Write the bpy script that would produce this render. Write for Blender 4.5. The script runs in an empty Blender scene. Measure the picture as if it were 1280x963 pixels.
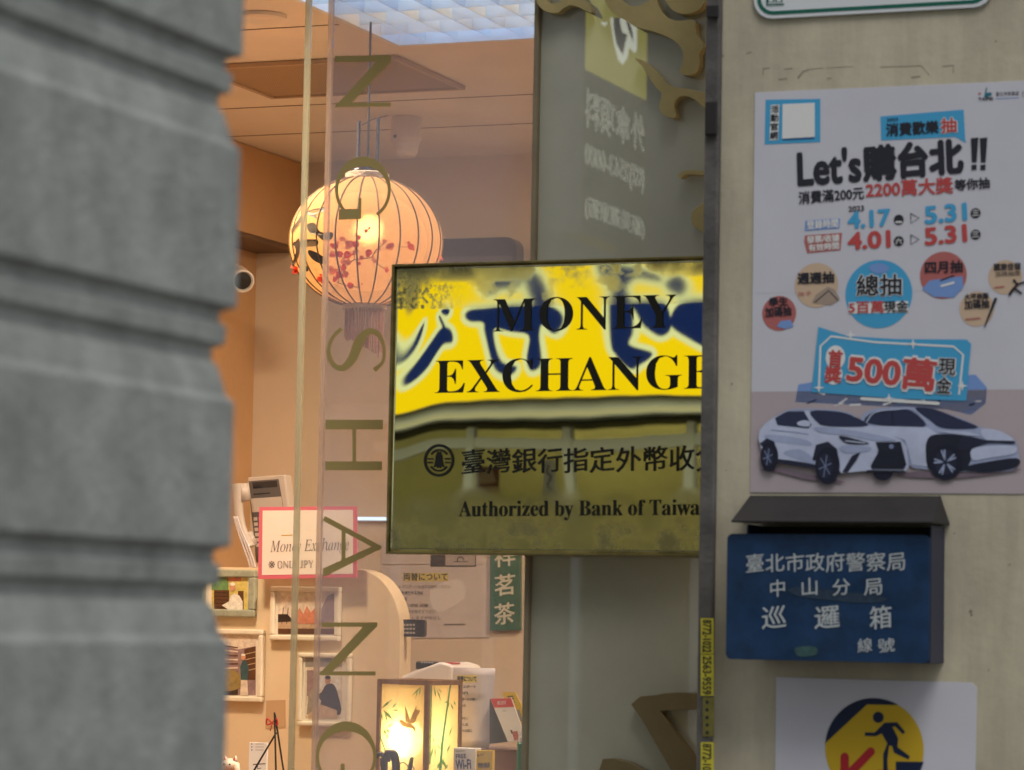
import bpy, math, random
from mathutils import Vector, Matrix
from mathutils.geometry import tessellate_polygon
random.seed(11)
SC = bpy.context.scene
COL = SC.collection
R = math.radians

# ------------------------------------------------------------------ camera
F = 3870.0                      # focal length in pixels of the 1280 px wide photograph
CX, CY = 640.0, 481.5
CAM = Vector((0.0, 0.0, 1.5))
PITCH, ROLL = math.atan(299 / F), 0.018
fwd = Vector((0, math.cos(PITCH), math.sin(PITCH)))
r0 = Vector((1, 0, 0)); u0 = r0.cross(fwd)
rgt = r0 * math.cos(ROLL) + u0 * math.sin(ROLL)
upv = u0 * math.cos(ROLL) - r0 * math.sin(ROLL)
cd = bpy.data.cameras.new('camera')
cam = bpy.data.objects.new('camera', cd); COL.objects.link(cam)
cd.sensor_width = 36; cd.lens = F * 36 / 1280
cd.clip_start = .05; cd.clip_end = 500
m = Matrix((rgt, upv, -fwd)).transposed().to_4x4(); m.translation = CAM
cam.matrix_world = m
cd.dof.use_dof = True; cd.dof.focus_distance = 6.3
cd.dof.aperture_fstop = 8.6
SC.camera = cam

# ------------------------------------------------------------------ sky, sun, exposure
SUN_EL, SUN_AZ = R(58), R(162)          # high, behind the camera
w = bpy.data.worlds.new('World'); SC.world = w; w.use_nodes = True
nt = w.node_tree
sky = nt.nodes.new('ShaderNodeTexSky'); sky.sky_type = 'NISHITA'; sky.sun_disc = False
sky.sun_elevation = SUN_EL; sky.sun_rotation = SUN_AZ
bg = nt.nodes['Background']; bg.inputs['Strength'].default_value = .150
hs = nt.nodes.new('ShaderNodeHueSaturation'); hs.inputs['Saturation'].default_value = .22   # a white overcast sky
nt.links.new(sky.outputs[0], hs.inputs['Color']); nt.links.new(hs.outputs[0], bg.inputs['Color'])
sd = bpy.data.lights.new('sun', 'SUN'); sd.energy = 1.25; sd.angle = R(25); sd.color = (1, .95, .88)
so = bpy.data.objects.new('sun', sd); COL.objects.link(so)
sdir = Vector((math.sin(SUN_AZ) * math.cos(SUN_EL), math.cos(SUN_AZ) * math.cos(SUN_EL), math.sin(SUN_EL)))
so.rotation_euler = sdir.to_track_quat('Z', 'Y').to_euler(); so.location = sdir * 40
SC.view_settings.view_transform = 'Standard'; SC.view_settings.look = 'None'
SC.view_settings.exposure = 0.0; SC.view_settings.gamma = 1
SC.view_settings.use_curve_mapping = False
SC.render.engine = 'CYCLES'
SC.cycles.max_bounces = 9; SC.cycles.transparent_max_bounces = 24
SC.cycles.sample_clamp_indirect = 6
SC.cycles.use_denoising = True

# ------------------------------------------------------------------ materials
def lin(r, g, b):
    f = lambda c: c / 12.92 if c <= .04045 else ((c + .055) / 1.055) ** 2.4
    return (f(r / 255), f(g / 255), f(b / 255))
MATS = {}
def mat(name, col, rough=.6, metal=0, var=0, vscale=8, bump=0, bscale=60, ior=1.45, coat=0, emit=0, rvar=0, dirt=None):
    if name in MATS: return MATS[name]
    mt = bpy.data.materials.new(name); mt.use_nodes = True
    n = mt.node_tree.nodes; l = mt.node_tree.links; p = n['Principled BSDF']
    p.inputs['Base Color'].default_value = (*col, 1); p.inputs['Roughness'].default_value = rough
    p.inputs['Metallic'].default_value = metal; p.inputs['IOR'].default_value = ior
    p.inputs['Coat Weight'].default_value = coat
    if emit:
        p.inputs['Emission Color'].default_value = (*col, 1); p.inputs['Emission Strength'].default_value = emit
    if var or bump or rvar:
        tc = n.new('ShaderNodeTexCoord')
    if var:
        nz = n.new('ShaderNodeTexNoise'); nz.inputs['Scale'].default_value = vscale; nz.inputs['Detail'].default_value = 6
        nz.inputs['Roughness'].default_value = .65
        l.new(tc.outputs['Object'], nz.inputs['Vector'])
        rp = n.new('ShaderNodeValToRGB')
        rp.color_ramp.elements[0].position = .3; rp.color_ramp.elements[1].position = .7
        rp.color_ramp.elements[0].color = (*[max(0, c * (1 - var)) for c in (dirt or col)], 1)
        rp.color_ramp.elements[1].color = (*[min(1, c * (1 + var)) for c in col], 1)
        l.new(nz.outputs['Fac'], rp.inputs['Fac']); l.new(rp.outputs['Color'], p.inputs['Base Color'])
        if emit: l.new(rp.outputs['Color'], p.inputs['Emission Color'])
    if rvar:
        nz = n.new('ShaderNodeTexNoise'); nz.inputs['Scale'].default_value = 14; nz.inputs['Detail'].default_value = 5
        l.new(tc.outputs['Object'], nz.inputs['Vector'])
        mr = n.new('ShaderNodeMapRange'); mr.inputs['From Min'].default_value = .35; mr.inputs['From Max'].default_value = .7
        mr.inputs['To Min'].default_value = rough; mr.inputs['To Max'].default_value = rough + rvar
        l.new(nz.outputs['Fac'], mr.inputs['Value']); l.new(mr.outputs['Result'], p.inputs['Roughness'])
    if bump:
        nb = n.new('ShaderNodeTexNoise'); nb.inputs['Scale'].default_value = bscale; nb.inputs['Detail'].default_value = 4
        l.new(tc.outputs['Object'], nb.inputs['Vector'])
        b = n.new('ShaderNodeBump'); b.inputs['Strength'].default_value = bump; b.inputs['Distance'].default_value = .01
        l.new(nb.outputs['Fac'], b.inputs['Height']); l.new(b.outputs['Normal'], p.inputs['Normal'])
    MATS[name] = mt
    return mt
def glassmat(name, tint, haze, ior=1.5):
    mt = bpy.data.materials.new(name); mt.use_nodes = True
    n = mt.node_tree.nodes; l = mt.node_tree.links; n.remove(n['Principled BSDF'])
    tr = n.new('ShaderNodeBsdfTransparent'); tr.inputs['Color'].default_value = (*tint, 1)
    gl = n.new('ShaderNodeBsdfGlossy'); gl.inputs['Roughness'].default_value = 0.0
    fr = n.new('ShaderNodeFresnel'); fr.inputs['IOR'].default_value = ior
    df = n.new('ShaderNodeBsdfDiffuse'); df.inputs['Color'].default_value = (.66, .64, .72, 1)
    tc = n.new('ShaderNodeTexCoord'); nz = n.new('ShaderNodeTexNoise'); nz.inputs['Scale'].default_value = 5
    nz.inputs['Detail'].default_value = 6
    l.new(tc.outputs['Object'], nz.inputs['Vector'])
    mr = n.new('ShaderNodeMapRange'); mr.inputs['To Min'].default_value = haze * .5; mr.inputs['To Max'].default_value = haze * 1.5
    l.new(nz.outputs['Fac'], mr.inputs['Value'])
    m0 = n.new('ShaderNodeMixShader'); l.new(mr.outputs['Result'], m0.inputs['Fac']); l.new(tr.outputs[0], m0.inputs[1]); l.new(df.outputs[0], m0.inputs[2])
    m1 = n.new('ShaderNodeMixShader'); l.new(fr.outputs[0], m1.inputs['Fac']); l.new(m0.outputs[0], m1.inputs[1]); l.new(gl.outputs[0], m1.inputs[2])
    l.new(m1.outputs[0], n['Material Output'].inputs['Surface'])
    return mt
def papermat(name, col, seethru=.0, trans=.6, soft=0):
    """thin paper or silk lit from inside: part diffuse, part translucent, a little see-through"""
    mt = bpy.data.materials.new(name); mt.use_nodes = True
    n = mt.node_tree.nodes; l = mt.node_tree.links; n.remove(n['Principled BSDF'])
    df = n.new('ShaderNodeBsdfDiffuse'); tl = n.new('ShaderNodeBsdfTranslucent'); tr = n.new('ShaderNodeBsdfTransparent')
    tc = n.new('ShaderNodeTexCoord'); nz = n.new('ShaderNodeTexNoise'); nz.inputs['Scale'].default_value = 25; nz.inputs['Detail'].default_value = 5
    l.new(tc.outputs['Object'], nz.inputs['Vector'])
    rp = n.new('ShaderNodeValToRGB'); rp.color_ramp.elements[0].color = (*[c * .88 for c in col], 1); rp.color_ramp.elements[1].color = (*[min(1, c * 1.08) for c in col], 1)
    l.new(nz.outputs['Fac'], rp.inputs['Fac'])
    l.new(rp.outputs[0], df.inputs[0]); l.new(rp.outputs[0], tl.inputs[0]); tr.inputs[0].default_value = (*col, 1)
    if soft:
        tr = n.new('ShaderNodeBsdfRefraction'); tr.inputs['Roughness'].default_value = soft; tr.inputs['IOR'].default_value = 1.25; tr.inputs[0].default_value = (*col, 1)
    a = n.new('ShaderNodeMixShader'); a.inputs[0].default_value = trans; l.new(df.outputs[0], a.inputs[1]); l.new(tl.outputs[0], a.inputs[2])
    b = n.new('ShaderNodeMixShader'); b.inputs[0].default_value = seethru; l.new(a.outputs[0], b.inputs[1]); l.new(tr.outputs[0], b.inputs[2])
    l.new(b.outputs[0], n['Material Output'].inputs['Surface'])
    return mt
def emat(name, col, s):
    mt = bpy.data.materials.new(name); mt.use_nodes = True
    n = mt.node_tree.nodes; l = mt.node_tree.links; n.remove(n['Principled BSDF'])
    e = n.new('ShaderNodeEmission'); e.inputs[0].default_value = (*col, 1); e.inputs[1].default_value = s
    l.new(e.outputs[0], n['Material Output'].inputs['Surface'])
    return mt

def streak(mt, lo=.80, hi=1.06, sc=(5, 5, .55), seed=0.0):
    """rain streaks and grime that run down a wall"""
    n = mt.node_tree.nodes; l = mt.node_tree.links; p = n['Principled BSDF']; src = p.inputs['Base Color'].links[0].from_socket
    tc = n.new('ShaderNodeTexCoord'); mp = n.new('ShaderNodeMapping'); mp.inputs['Scale'].default_value = sc; mp.inputs['Location'].default_value = (seed, seed, seed)
    l.new(tc.outputs['Object'], mp.inputs['Vector'])
    z = n.new('ShaderNodeTexNoise'); z.inputs['Scale'].default_value = 2.2; z.inputs['Detail'].default_value = 7; z.inputs['Roughness'].default_value = .7; l.new(mp.outputs[0], z.inputs['Vector'])
    mr = n.new('ShaderNodeMapRange'); mr.inputs['From Min'].default_value = .35; mr.inputs['From Max'].default_value = .65; mr.inputs['To Min'].default_value = lo; mr.inputs['To Max'].default_value = hi; l.new(z.outputs['Fac'], mr.inputs['Value'])
    mx = n.new('ShaderNodeMix'); mx.data_type = 'RGBA'; mx.blend_type = 'MULTIPLY'; mx.inputs[0].default_value = 1
    l.new(src, mx.inputs[6]); l.new(mr.outputs[0], mx.inputs[7]); l.new(mx.outputs[2], p.inputs['Base Color'])

# ------------------------------------------------------------------ planes of the place
PHI = R(21.1)
EU = Vector((math.cos(PHI), -math.sin(PHI), 0))     # along the shop front, to the right
ED = Vector((math.sin(PHI), math.cos(PHI), 0))      # into the shop
EZ = Vector((0, 0, 1))
def ray(x, y): return fwd + rgt * ((x - CX) / F) + upv * ((CY - y) / F)
class Plane:
    def __init__(s, o, u, v, flip=None):
        s.o = Vector(o); s.u = u; s.v = v; s.n = u.cross(v); s.flip = flip
    def hit(s, x, y):
        d = ray(x, y); return CAM + d * ((s.o - CAM).dot(s.n) / d.dot(s.n))
    def uv(s, x, y):
        p = s.hit(x, y) - s.o; return (p.dot(s.u), p.dot(s.v))
    def P(s, u, v, off=0):
        p = s.o + s.u * u + s.v * v + s.n * off
        return s.flip(p) if s.flip else p
P0 = CAM + ray(1100, 481) * 4.55; P0.z = 0
def fac(wd, flip=None): return Plane(P0 + ED * wd, EU, EZ, flip)   # plane parallel to the front wall, wd behind it
def mirror_about(wd):
    o = P0 + ED * wd
    return lambda p: p - ED * (2 * (p - o).dot(ED))

# ------------------------------------------------------------------ object helpers
def tag(o, label, cat, group=None):
    o['label'] = label; o['category'] = cat
    if group: o['group'] = group
    return o
def thing(name, label, cat, loc, group=None):
    o = bpy.data.objects.new(name, None); COL.objects.link(o); o.location = loc; o.empty_display_size = .05
    return tag(o, label, cat, group)
def adopt(o, parent):
    if parent is not None:
        o.parent = parent
        if parent.type == 'EMPTY': o.matrix_parent_inverse = Matrix.Translation(-parent.location)
    return o
def link_mesh(name, vs, fs, mats, parent=None, mi=None, smooth=False, bevel=0, seg=2):
    me = bpy.data.meshes.new(name); me.from_pydata([tuple(v) for v in vs], [], fs)
    for k in (mats if isinstance(mats, (list, tuple)) else [mats]): me.materials.append(k)
    if mi: me.polygons.foreach_set('material_index', mi)
    if smooth: me.polygons.foreach_set('use_smooth', [True] * len(me.polygons))
    me.update()
    o = bpy.data.objects.new(name, me); COL.objects.link(o)
    if bevel:
        b = o.modifiers.new('bevel', 'BEVEL'); b.width = bevel; b.segments = seg; b.limit_method = 'ANGLE'
    return adopt(o, parent)
class Geo:
    """collects solids in world space, then links them as one mesh"""
    def __init__(s): s.v = []; s.f = []; s.m = []; s.mats = []
    def idx(s, mt):
        if mt not in s.mats: s.mats.append(mt)
        return s.mats.index(mt)
    def add(s, vs, fs, mt):
        b = len(s.v); k = s.idx(mt); s.v += vs
        for f in fs: s.f.append([i + b for i in f]); s.m.append(k)
    def box(s, pl, u0, u1, v0, v1, n0, n1, mt):
        vs = [pl.P(u, v, n) for n in (n0, n1) for v in (v0, v1) for u in (u0, u1)]
        s.add(vs, [(0, 1, 3, 2), (4, 6, 7, 5), (0, 4, 5, 1), (2, 3, 7, 6), (0, 2, 6, 4), (1, 5, 7, 3)], mt)
    def prism(s, pl, uvs, n0, n1, mt):
        n = len(uvs); vs = [pl.P(u, v, n0) for u, v in uvs] + [pl.P(u, v, n1) for u, v in uvs]
        tri = tessellate_polygon([[Vector((u, v, 0)) for u, v in uvs]])
        fs = [tuple(t[::-1]) for t in tri] + [tuple(i + n for i in t) for t in tri]
        fs += [(i, (i + 1) % n, n + (i + 1) % n, n + i) for i in range(n)]
        s.add(vs, fs, mt)
    def lathe(s, c, prof, mt, axis=EZ, n=32):
        ax = axis.normalized(); a = ax.orthogonal().normalized(); b = ax.cross(a)
        vs = [c + ax * h + (a * math.cos(2 * math.pi * i / n) + b * math.sin(2 * math.pi * i / n)) * r for r, h in prof for i in range(n)]
        fs = [(j * n + i, j * n + (i + 1) % n, (j + 1) * n + (i + 1) % n, (j + 1) * n + i) for j in range(len(prof) - 1) for i in range(n)]
        fs += [tuple(range(n))[::-1], tuple(range((len(prof) - 1) * n, len(prof) * n))]
        s.add(vs, fs, mt)
    def tube(s, pts, r, mt, n=8):
        rs = r if isinstance(r, (list, tuple)) else [r] * len(pts)
        vs = []
        for i, p in enumerate(pts):
            t = (pts[min(i + 1, len(pts) - 1)] - pts[max(i - 1, 0)]).normalized()
            a = t.orthogonal().normalized() if i == 0 else (a - t * a.dot(t)).normalized()
            b = t.cross(a)
            vs += [p + (a * math.cos(2 * math.pi * k / n) + b * math.sin(2 * math.pi * k / n)) * rs[i] for k in range(n)]
        fs = [(j * n + k, j * n + (k + 1) % n, (j + 1) * n + (k + 1) % n, (j + 1) * n + k) for j in range(len(pts) - 1) for k in range(n)]
        fs += [tuple(range(n))[::-1], tuple(range((len(pts) - 1) * n, len(pts) * n))]
        s.add(vs, fs, mt)
    def ball(s, c, r, mt, sc=(1, 1, 1), n=16):
        vs = []; k = n // 2
        for j in range(k + 1):
            th = math.pi * j / k
            for i in range(n):
                ph = 2 * math.pi * i / n
                vs.append(c + Vector((r * sc[0] * math.sin(th) * math.cos(ph), r * sc[1] * math.sin(th) * math.sin(ph), r * sc[2] * math.cos(th))))
        s.add(vs, [(j * n + i, j * n + (i + 1) % n, (j + 1) * n + (i + 1) % n, (j + 1) * n + i) for j in range(k) for i in range(n)], mt)
    def build(s, name, parent=None, smooth=False, bevel=0, seg=2):
        return link_mesh(name, s.v, s.f, s.mats, parent, s.m, smooth, bevel, seg)
def catmull(pts, n=6, closed=True):
    out = []; N = len(pts)
    for i in range(N if closed else N - 1):
        g = lambda k: pts[k % N] if closed else pts[max(0, min(N - 1, k))]
        p0, p1, p2, p3 = g(i - 1), g(i), g(i + 1), g(i + 2)
        for j in range(n):
            t = j / n
            out.append(tuple(.5 * (2 * b + (c - a) * t + (2 * a - 5 * b + 4 * c - d) * t * t + (3 * b - a - 3 * c + d) * t ** 3) for a, b, c, d in zip(p0, p1, p2, p3)))
    if not closed: out.append(tuple(pts[-1]))
    return out
GC = {}
def glyphs(txt, bold=0.0):
    key = (txt, bold)
    if key not in GC:
        cu = bpy.data.curves.new('t', 'FONT'); cu.body = txt; cu.offset = bold; cu.resolution_u = 3
        o = bpy.data.objects.new('t', cu); COL.objects.link(o); bpy.context.view_layer.update()
        me = o.evaluated_get(bpy.context.evaluated_depsgraph_get()).to_mesh()
        GC[key] = ([(v.co.x, v.co.y) for v in me.vertices], [tuple(p.vertices) for p in me.polygons])
        bpy.data.objects.remove(o); bpy.data.curves.remove(cu)
    return GC[key]
class Art(Geo):
    """flat print on a plane, laid out from photo pixels through the plane; layers 0.4 mm apart"""
    def __init__(s, pl, base=0.0, step=.0004, q=None):
        super().__init__(); s.pl = pl; s.base = base; s.step = step; s.q = q
    def c(s, p):
        if s.q: ox, oy, k = s.q; p = (ox + p[0] / k, oy + p[1] / k)
        return p
    def px(s, v): return v / s.q[2] if s.q else v
    def uv(s, p): return s.pl.uv(*s.c(p))
    def mpp(s, p):
        a = s.pl.uv(*s.c(p)); x, y = s.c(p); b = s.pl.uv(x, y - 1); return math.hypot(b[0] - a[0], b[1] - a[1])
    def off(s, k): return s.base + s.step * k
    def uvpoly(s, uvs, mt, k):
        tri = tessellate_polygon([[Vector((u, v, 0)) for u, v in uvs]])
        s.add([s.pl.P(u, v, s.off(k)) for u, v in uvs], [tuple(t) for t in tri], mt)
    def poly(s, pts, mt, k=1, sm=0):
        if sm: pts = catmull(pts, sm)
        s.uvpoly([s.uv(p) for p in pts], mt, k)
    def slab(s, pts, mt, th=.001, k=0):
        s.prism(s.pl, [s.uv(p) for p in pts], s.off(k) - th, s.off(k), mt)
    def disc(s, c, r, mt, k=1, sx=1, sy=1, n=40):
        cu, cv = s.uv(c); r = s.px(r) * s.mpp(c)
        s.uvpoly([(cu + r * sx * math.cos(2 * math.pi * i / n), cv + r * sy * math.sin(2 * math.pi * i / n)) for i in range(n)], mt, k)
    def ring(s, c, r1, r2, mt, k=1, a0=0, a1=360, n=48):
        cu, cv = s.uv(c); m_ = s.px(1) * s.mpp(c); vs = []
        for i in range(n + 1):
            a = R(a0 + (a1 - a0) * i / n)
            for r in (r1, r2): vs.append(s.pl.P(cu + r * m_ * math.cos(a), cv + r * m_ * math.sin(a), s.off(k)))
        s.add(vs, [(2 * i, 2 * i + 1, 2 * i + 3, 2 * i + 2) for i in range(n)], mt)
    def stroke(s, pts, wd, mt, k=1, sm=0, round_=True):
        ws = list(wd) if isinstance(wd, (list, tuple)) else [wd] * len(pts)
        if sm:
            q = catmull([(p[0], p[1], w_) for p, w_ in zip(pts, ws)], sm, False); pts = [p[:2] for p in q]; ws = [p[2] for p in q]
        vs = []; n = len(pts)
        for i, p in enumerate(pts):
            a = pts[max(0, i - 1)]; b = pts[min(n - 1, i + 1)]
            dx, dy = b[0] - a[0], b[1] - a[1]; L = math.hypot(dx, dy) or 1
            h = ws[i] / 2
            for sg in (1, -1):
                u, v = s.uv((p[0] - dy / L * h * sg, p[1] + dx / L * h * sg)); vs.append(s.pl.P(u, v, s.off(k)))
        s.add(vs, [(2 * i, 2 * i + 1, 2 * i + 3, 2 * i + 2) for i in range(n - 1)], mt)
        if round_:
            for i in (0, n - 1): s.disc(pts[i], ws[i] / 2, mt, k + .1, n=12)
    def text(s, txt, p0, p1, h, mt, k=1, bold=0.0, kai=False, ital=0.0):
        rep = 0
        if bold > 0: rep, bold = bold, 0.0
        vs, fs = glyphs(txt, bold)
        if not vs: return
        n_g = len(vs)
        if kai: vs = [(x, y + .10 * ((x % 1.0) - .5)) for x, y in vs]
        x0 = min(v[0] for v in vs); x1 = max(v[0] for v in vs); y0 = min(v[1] for v in vs); y1 = max(v[1] for v in vs)
        a = s.uv(p0); b = s.uv(p1); d = (b[0] - a[0], b[1] - a[1]); L = math.hypot(*d); H = s.px(h) * s.mpp(p0)
        e = (-d[1] / L * H, d[0] / L * H)
        out = []
        if rep > 0:
            n0 = len(vs); vs = [(x + rep * math.cos(i * math.pi / 3), y + rep * math.sin(i * math.pi / 3)) for i in range(6) for x, y in vs] + vs
            fs = [tuple(j + n0 * i for j in f) for i in range(7) for f in fs]
        for vi, (x, y) in enumerate(vs):
            t = (x - x0) / (x1 - x0); q = (y - y0) / (y1 - y0)
            t += ital * q * H / L
            out.append(s.pl.P(a[0] + d[0] * t + e[0] * q, a[1] + d[1] * t + e[1] * q, s.off(k) + (vi // n_g) * .00003))
        s.add(out, fs, mt)
def rrect(x0, y0, x1, y1, r, n=5):
    out = []
    for cx, cy, a in ((x1 - r, y1 - r, 0), (x0 + r, y1 - r, 90), (x0 + r, y0 + r, 180), (x1 - r, y0 + r, 270)):
        for i in range(n + 1):
            t = R(a + 90 * i / n); out.append((cx + r * math.cos(t), cy + r * math.sin(t)))
    return out
def rect(x0, y0, x1, y1): return [(x0, y1), (x1, y1), (x1, y0), (x0, y0)]

# ------------------------------------------------------------------ palette
M_wall = mat('cream_wall_paint', (.56, .515, .39), .7, var=.16, vscale=3.5, bump=.07, bscale=70, dirt=(.50, .46, .35))
streak(M_wall)
M_stone = mat('grey_render', (.30, .317, .303), .9, var=.24, vscale=20, bump=.25, bscale=120)
streak(M_stone, .86, 1.08, (2.5, 2.5, .5), 3.0)
M_paper = mat('poster_paper', (.60, .61, .69), .5, var=.04, vscale=6, bump=.10, bscale=9)
M_white = mat('white_print', (.78, .79, .80), .5)
M_ink = mat('dark_ink', (.02, .022, .035), .55)
M_black = mat('black_plastic', (.018, .018, .02), .4)
M_blue = mat('sky_blue_print', lin(70, 165, 215), .5)
M_red = mat('red_print', lin(192, 78, 78), .5)
M_pale = mat('pale_blue_print', lin(120, 155, 215), .5)
M_peach = mat('peach_print', lin(205, 180, 155), .5)
M_coral = mat('coral_print', lin(180, 105, 104), .5)
M_steelblue = mat('navy_sheet_metal', (.006, .034, .098), .42, var=.32, vscale=26, rvar=.2)
M_lid = mat('dark_grey_sheet_metal', (.021, .019, .019), .75, var=.25, vscale=14)
M_boxnavy = mat('dark_navy_box', (.012, .018, .05), .5)
M_silver = mat('silver_paint', (.46, .51, .54), .5)
M_post = mat('post_paint', (.11, .104, .10), .5, var=.4, vscale=12, bump=.2)
M_yel = mat('yellow_sticker', (.62, .55, .05), .5, var=.15, vscale=40)
M_yelold = mat('faded_yellow_sticker', (.20, .18, .04), .6, var=.3, vscale=60)
M_edge = None
M_edge2 = None
M_gold = mat('matt_gold_film', (.41, .31, .11), .5)
M_brass = mat('brushed_brass', (.47, .38, .17), .42, metal=.0, var=.18, vscale=9)
M_brass_rim = mat('dark_brass_rim', (.22, .18, .07), .4, metal=.6, var=.3, vscale=30)
M_cream = mat('cream_board', (.74, .58, .38), .55, var=.05, vscale=4)
M_orange = mat('orange_wall', (.58, .36, .19), .7, var=.06, vscale=3, bump=.1)
M_ceil = mat('ceiling_board', (.80, .70, .59), .8, var=.05, vscale=5)
M_back = mat('beige_back_wall', (.72, .59, .45), .75, var=.05, vscale=3)
M_joint_shade = mat('joint_and_shade_line', (.16, .10, .06), .8)
M_grey_ground = mat('asphalt', (.05, .05, .052), .9, var=.25, vscale=6, bump=.4, bscale=200)
M_pave = mat('paving', (.22, .21, .20), .8, var=.2, vscale=8, bump=.3)

# ================================================================== LARGE STRUCTURE
g = Geo(); gp = Plane((0, 0, 0), Vector((1, 0, 0)), Vector((0, 1, 0)))
g.add([Vector((-200, -200, 0)), Vector((200, -200, 0)), Vector((200, 200, 0)), Vector((-200, 200, 0))], [(0, 1, 2, 3)], M_grey_ground)
g.build('street')['kind'] = 'structure'
g = Geo(); g.box(fac(0), -6, 6, .004, .12, -.5, 2.6, M_pave)
o = g.build('pavement', bevel=.01); o['kind'] = 'structure'

# ---- shop building
W_BACK, W_PART = 2.53, 1.6
W = fac(0)
shop = thing('shop_building', 'cream rendered shop building with a warmly lit room behind its glass front', 'building', W.P(1.2, .12, 0))
u_left = W.uv(893, 500)[0]
g = Geo(); g.box(W, u_left, 4.0, .1, 4.4, -.28, 0, M_wall)
fw = g.build('front_wall', shop, bevel=.006)
# old tape residue on the wall (dirt with its own shape)
M_tape = mat('old_tape_residue', (.29, .26, .185), .7, var=.3, vscale=60)
a = Art(W, q=(920, 0, 3.556))
for st, wd in (([(120, 335), (122, 305), (150, 303)], 4), ([(215, 308), (250, 305)], 4), ([(275, 348), (300, 318), (330, 308), (390, 303)], [9, 6, 3, 2]),
               ([(405, 303), (520, 295)], 2), ([(640, 299), (825, 293), (860, 335)], 3), ([(918, 296), (968, 291), (966, 325)], 4),
               ([(190, 354), (228, 350)], 4), ([(780, 345), (820, 340)], 5), ([(405, 349), (425, 347)], 4), ([(45, 238), (70, 232)], 3)):
    a.stroke(st, wd, M_tape, 1, round_=False)
for c_, r_ in (((1184, 585), 5), ((1175, 590), 3), ((1075, 210), 3), ((1112, 238), 4), ((60, 700), 3), ((905, 885), 4)):
    pass
a.q = (880, 600, 3.556)
for c_, r_ in (((1186, 585), 8), ((1075, 208), 4), ((1113, 238), 4), ((1190, 600), 5)): a.disc(c_, r_, M_tape, 1, n=9)
a.q = None
for p_ in ((1262, 706), (904, 70), (931, 655), (1236, 838), (1245, 52), (915, 480), (908, 588)): a.disc(p_, random.uniform(.8, 1.8), M_tape, 1, n=7)
a.build('tape_residue', fw)

# interior shell
BK = fac(W_BACK)
ZC = BK.uv(600, 195)[1]
UL = BK.uv(378, 203)[0]                 # face of the bulkhead along the left wall
LW = Plane(P0 + EU * UL, ED, EZ)       # looks right, into the room
CE = Plane(Vector((P0.x, P0.y, ZC)), ED, EU)   # ceiling, normal downward
UR = 1.3
g = Geo(); g.box(BK, UL - .12, UR, .1, ZC + .1, -.1, 0, M_back); g.build('back_wall', shop)
LW2 = Plane(P0 + EU * (UL - .12), ED, EZ)
g = Geo(); g.box(LW2, .35, W_BACK, .1, ZC + .1, -.1, 0, M_orange); g.build('side_wall', shop)
zb = (LW.uv(291, 287)[1] + LW.uv(361, 305)[1]) / 2
g = Geo(); g.box(LW, .35, W_BACK - .002, zb, ZC - .002, -.118, 0, M_orange)
g.box(LW, .35, W_BACK - .002, zb - .012, zb - .001, -.118, -.004, M_joint_shade); g.build('bulkhead', shop)  # dark strip paints the shade line under the bulkhead
g = Geo(); g.box(W, UL - .2, UR, .1, .14, -W_BACK, -.3, mat('shop_floor_tile', (.35, .27, .20), .4, var=.15)); g.build('shop_floor', shop)
g = Geo(); g.box(W, UR, UR + .1, .1, ZC + .1, -W_BACK, -.29, M_back); g.build('end_wall', shop)
g = Geo(); g.box(W, UL - .3, 4.0, 2.905, 4.4, -.55, -.30, M_wall); g.build('lintel', shop)
# ceiling with a hole for the light
fl = CE.uv(495, 57); tro_a1, tro_b0 = fl[0], fl[1]; tro_a0, tro_b1 = tro_a1 - .62, tro_b0 + 1.22
g = Geo()
A0, A1, B0, B1 = .30, W_BACK, UL - .1, UR
for a0, a1, b0, b1 in ((A0, tro_a0, B0, B1), (tro_a1, A1, B0, B1), (tro_a0, tro_a1, B0, tro_b0), (tro_a0, tro_a1, tro_b1, B1)):
    if a1 > a0: g.box(CE, a0, a1, b0, b1, -.02, 0, M_ceil)
for yy in (157, 121):
    aa = CE.uv(600, yy)[0]; g.box(CE, aa - .003, aa + .003, B0, B1, .0002, .0008, M_joint_shade)
aa = CE.uv(330, 36)[0]
g.box(CE, aa - .003, aa + .003, B0, tro_b0 - .02, .0002, .0008, M_joint_shade)
g.build('ceiling', shop)
g = Geo(); g.box(W, UL - .2, UR + .1, ZC + .45, ZC + .5, -W_BACK - .1, -.56, M_ceil); g.build('roof_slab', shop)

# ---- left stone pillar, rusticated
C0 = CAM + ray(299, 300) * 2.45; C0.z = 0
def zat(y): return (CAM + ray(295, y) * 2.45).z
lv = []
gz = zat(68) ; gh = .194
tops = [zat(68) + gh * 3, zat(68) + gh * 2, zat(68) + gh, zat(68), zat(386), zat(684), zat(684) - .19, zat(684) - .38, zat(684) - .57]
prof = [(0.0, 0.0), (-.001, .003), (-.004, .010), (-.0125, .010), (-.015, .0055), (-.030, .0065), (-.0325, .014), (-.043, .014), (-.046, .0105), (-.062, .0065), (-.070, .005), (-.0735, .001), (-.0765, 0.0)]
for t in tops: lv += [(t + dz, i) for dz, i in prof]
lv = [(4.2, 0)] + lv + [(.11, 0)]
def foot(i):
    return [C0 - EU * i - ED * i, C0 - EU * i - ED * (.8 - i), C0 - EU * (.62 - i) - ED * (.8 - i), C0 - EU * (.62 - i) - ED * i]
vs = [p + EZ * z for z, i in lv for p in foot(i)]
fs = [(4 * j + k, 4 * j + (k + 1) % 4, 4 * j + 4 + (k + 1) % 4, 4 * j + 4 + k) for j in range(len(lv) - 1) for k in range(4)]
fs += [(0, 1, 2, 3)]
o = link_mesh('stone_pillar', vs, fs, M_stone, bevel=.0018, seg=2)
tag(o, 'out of focus grey stone pillar with deep horizontal grooves', 'pillar')

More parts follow.
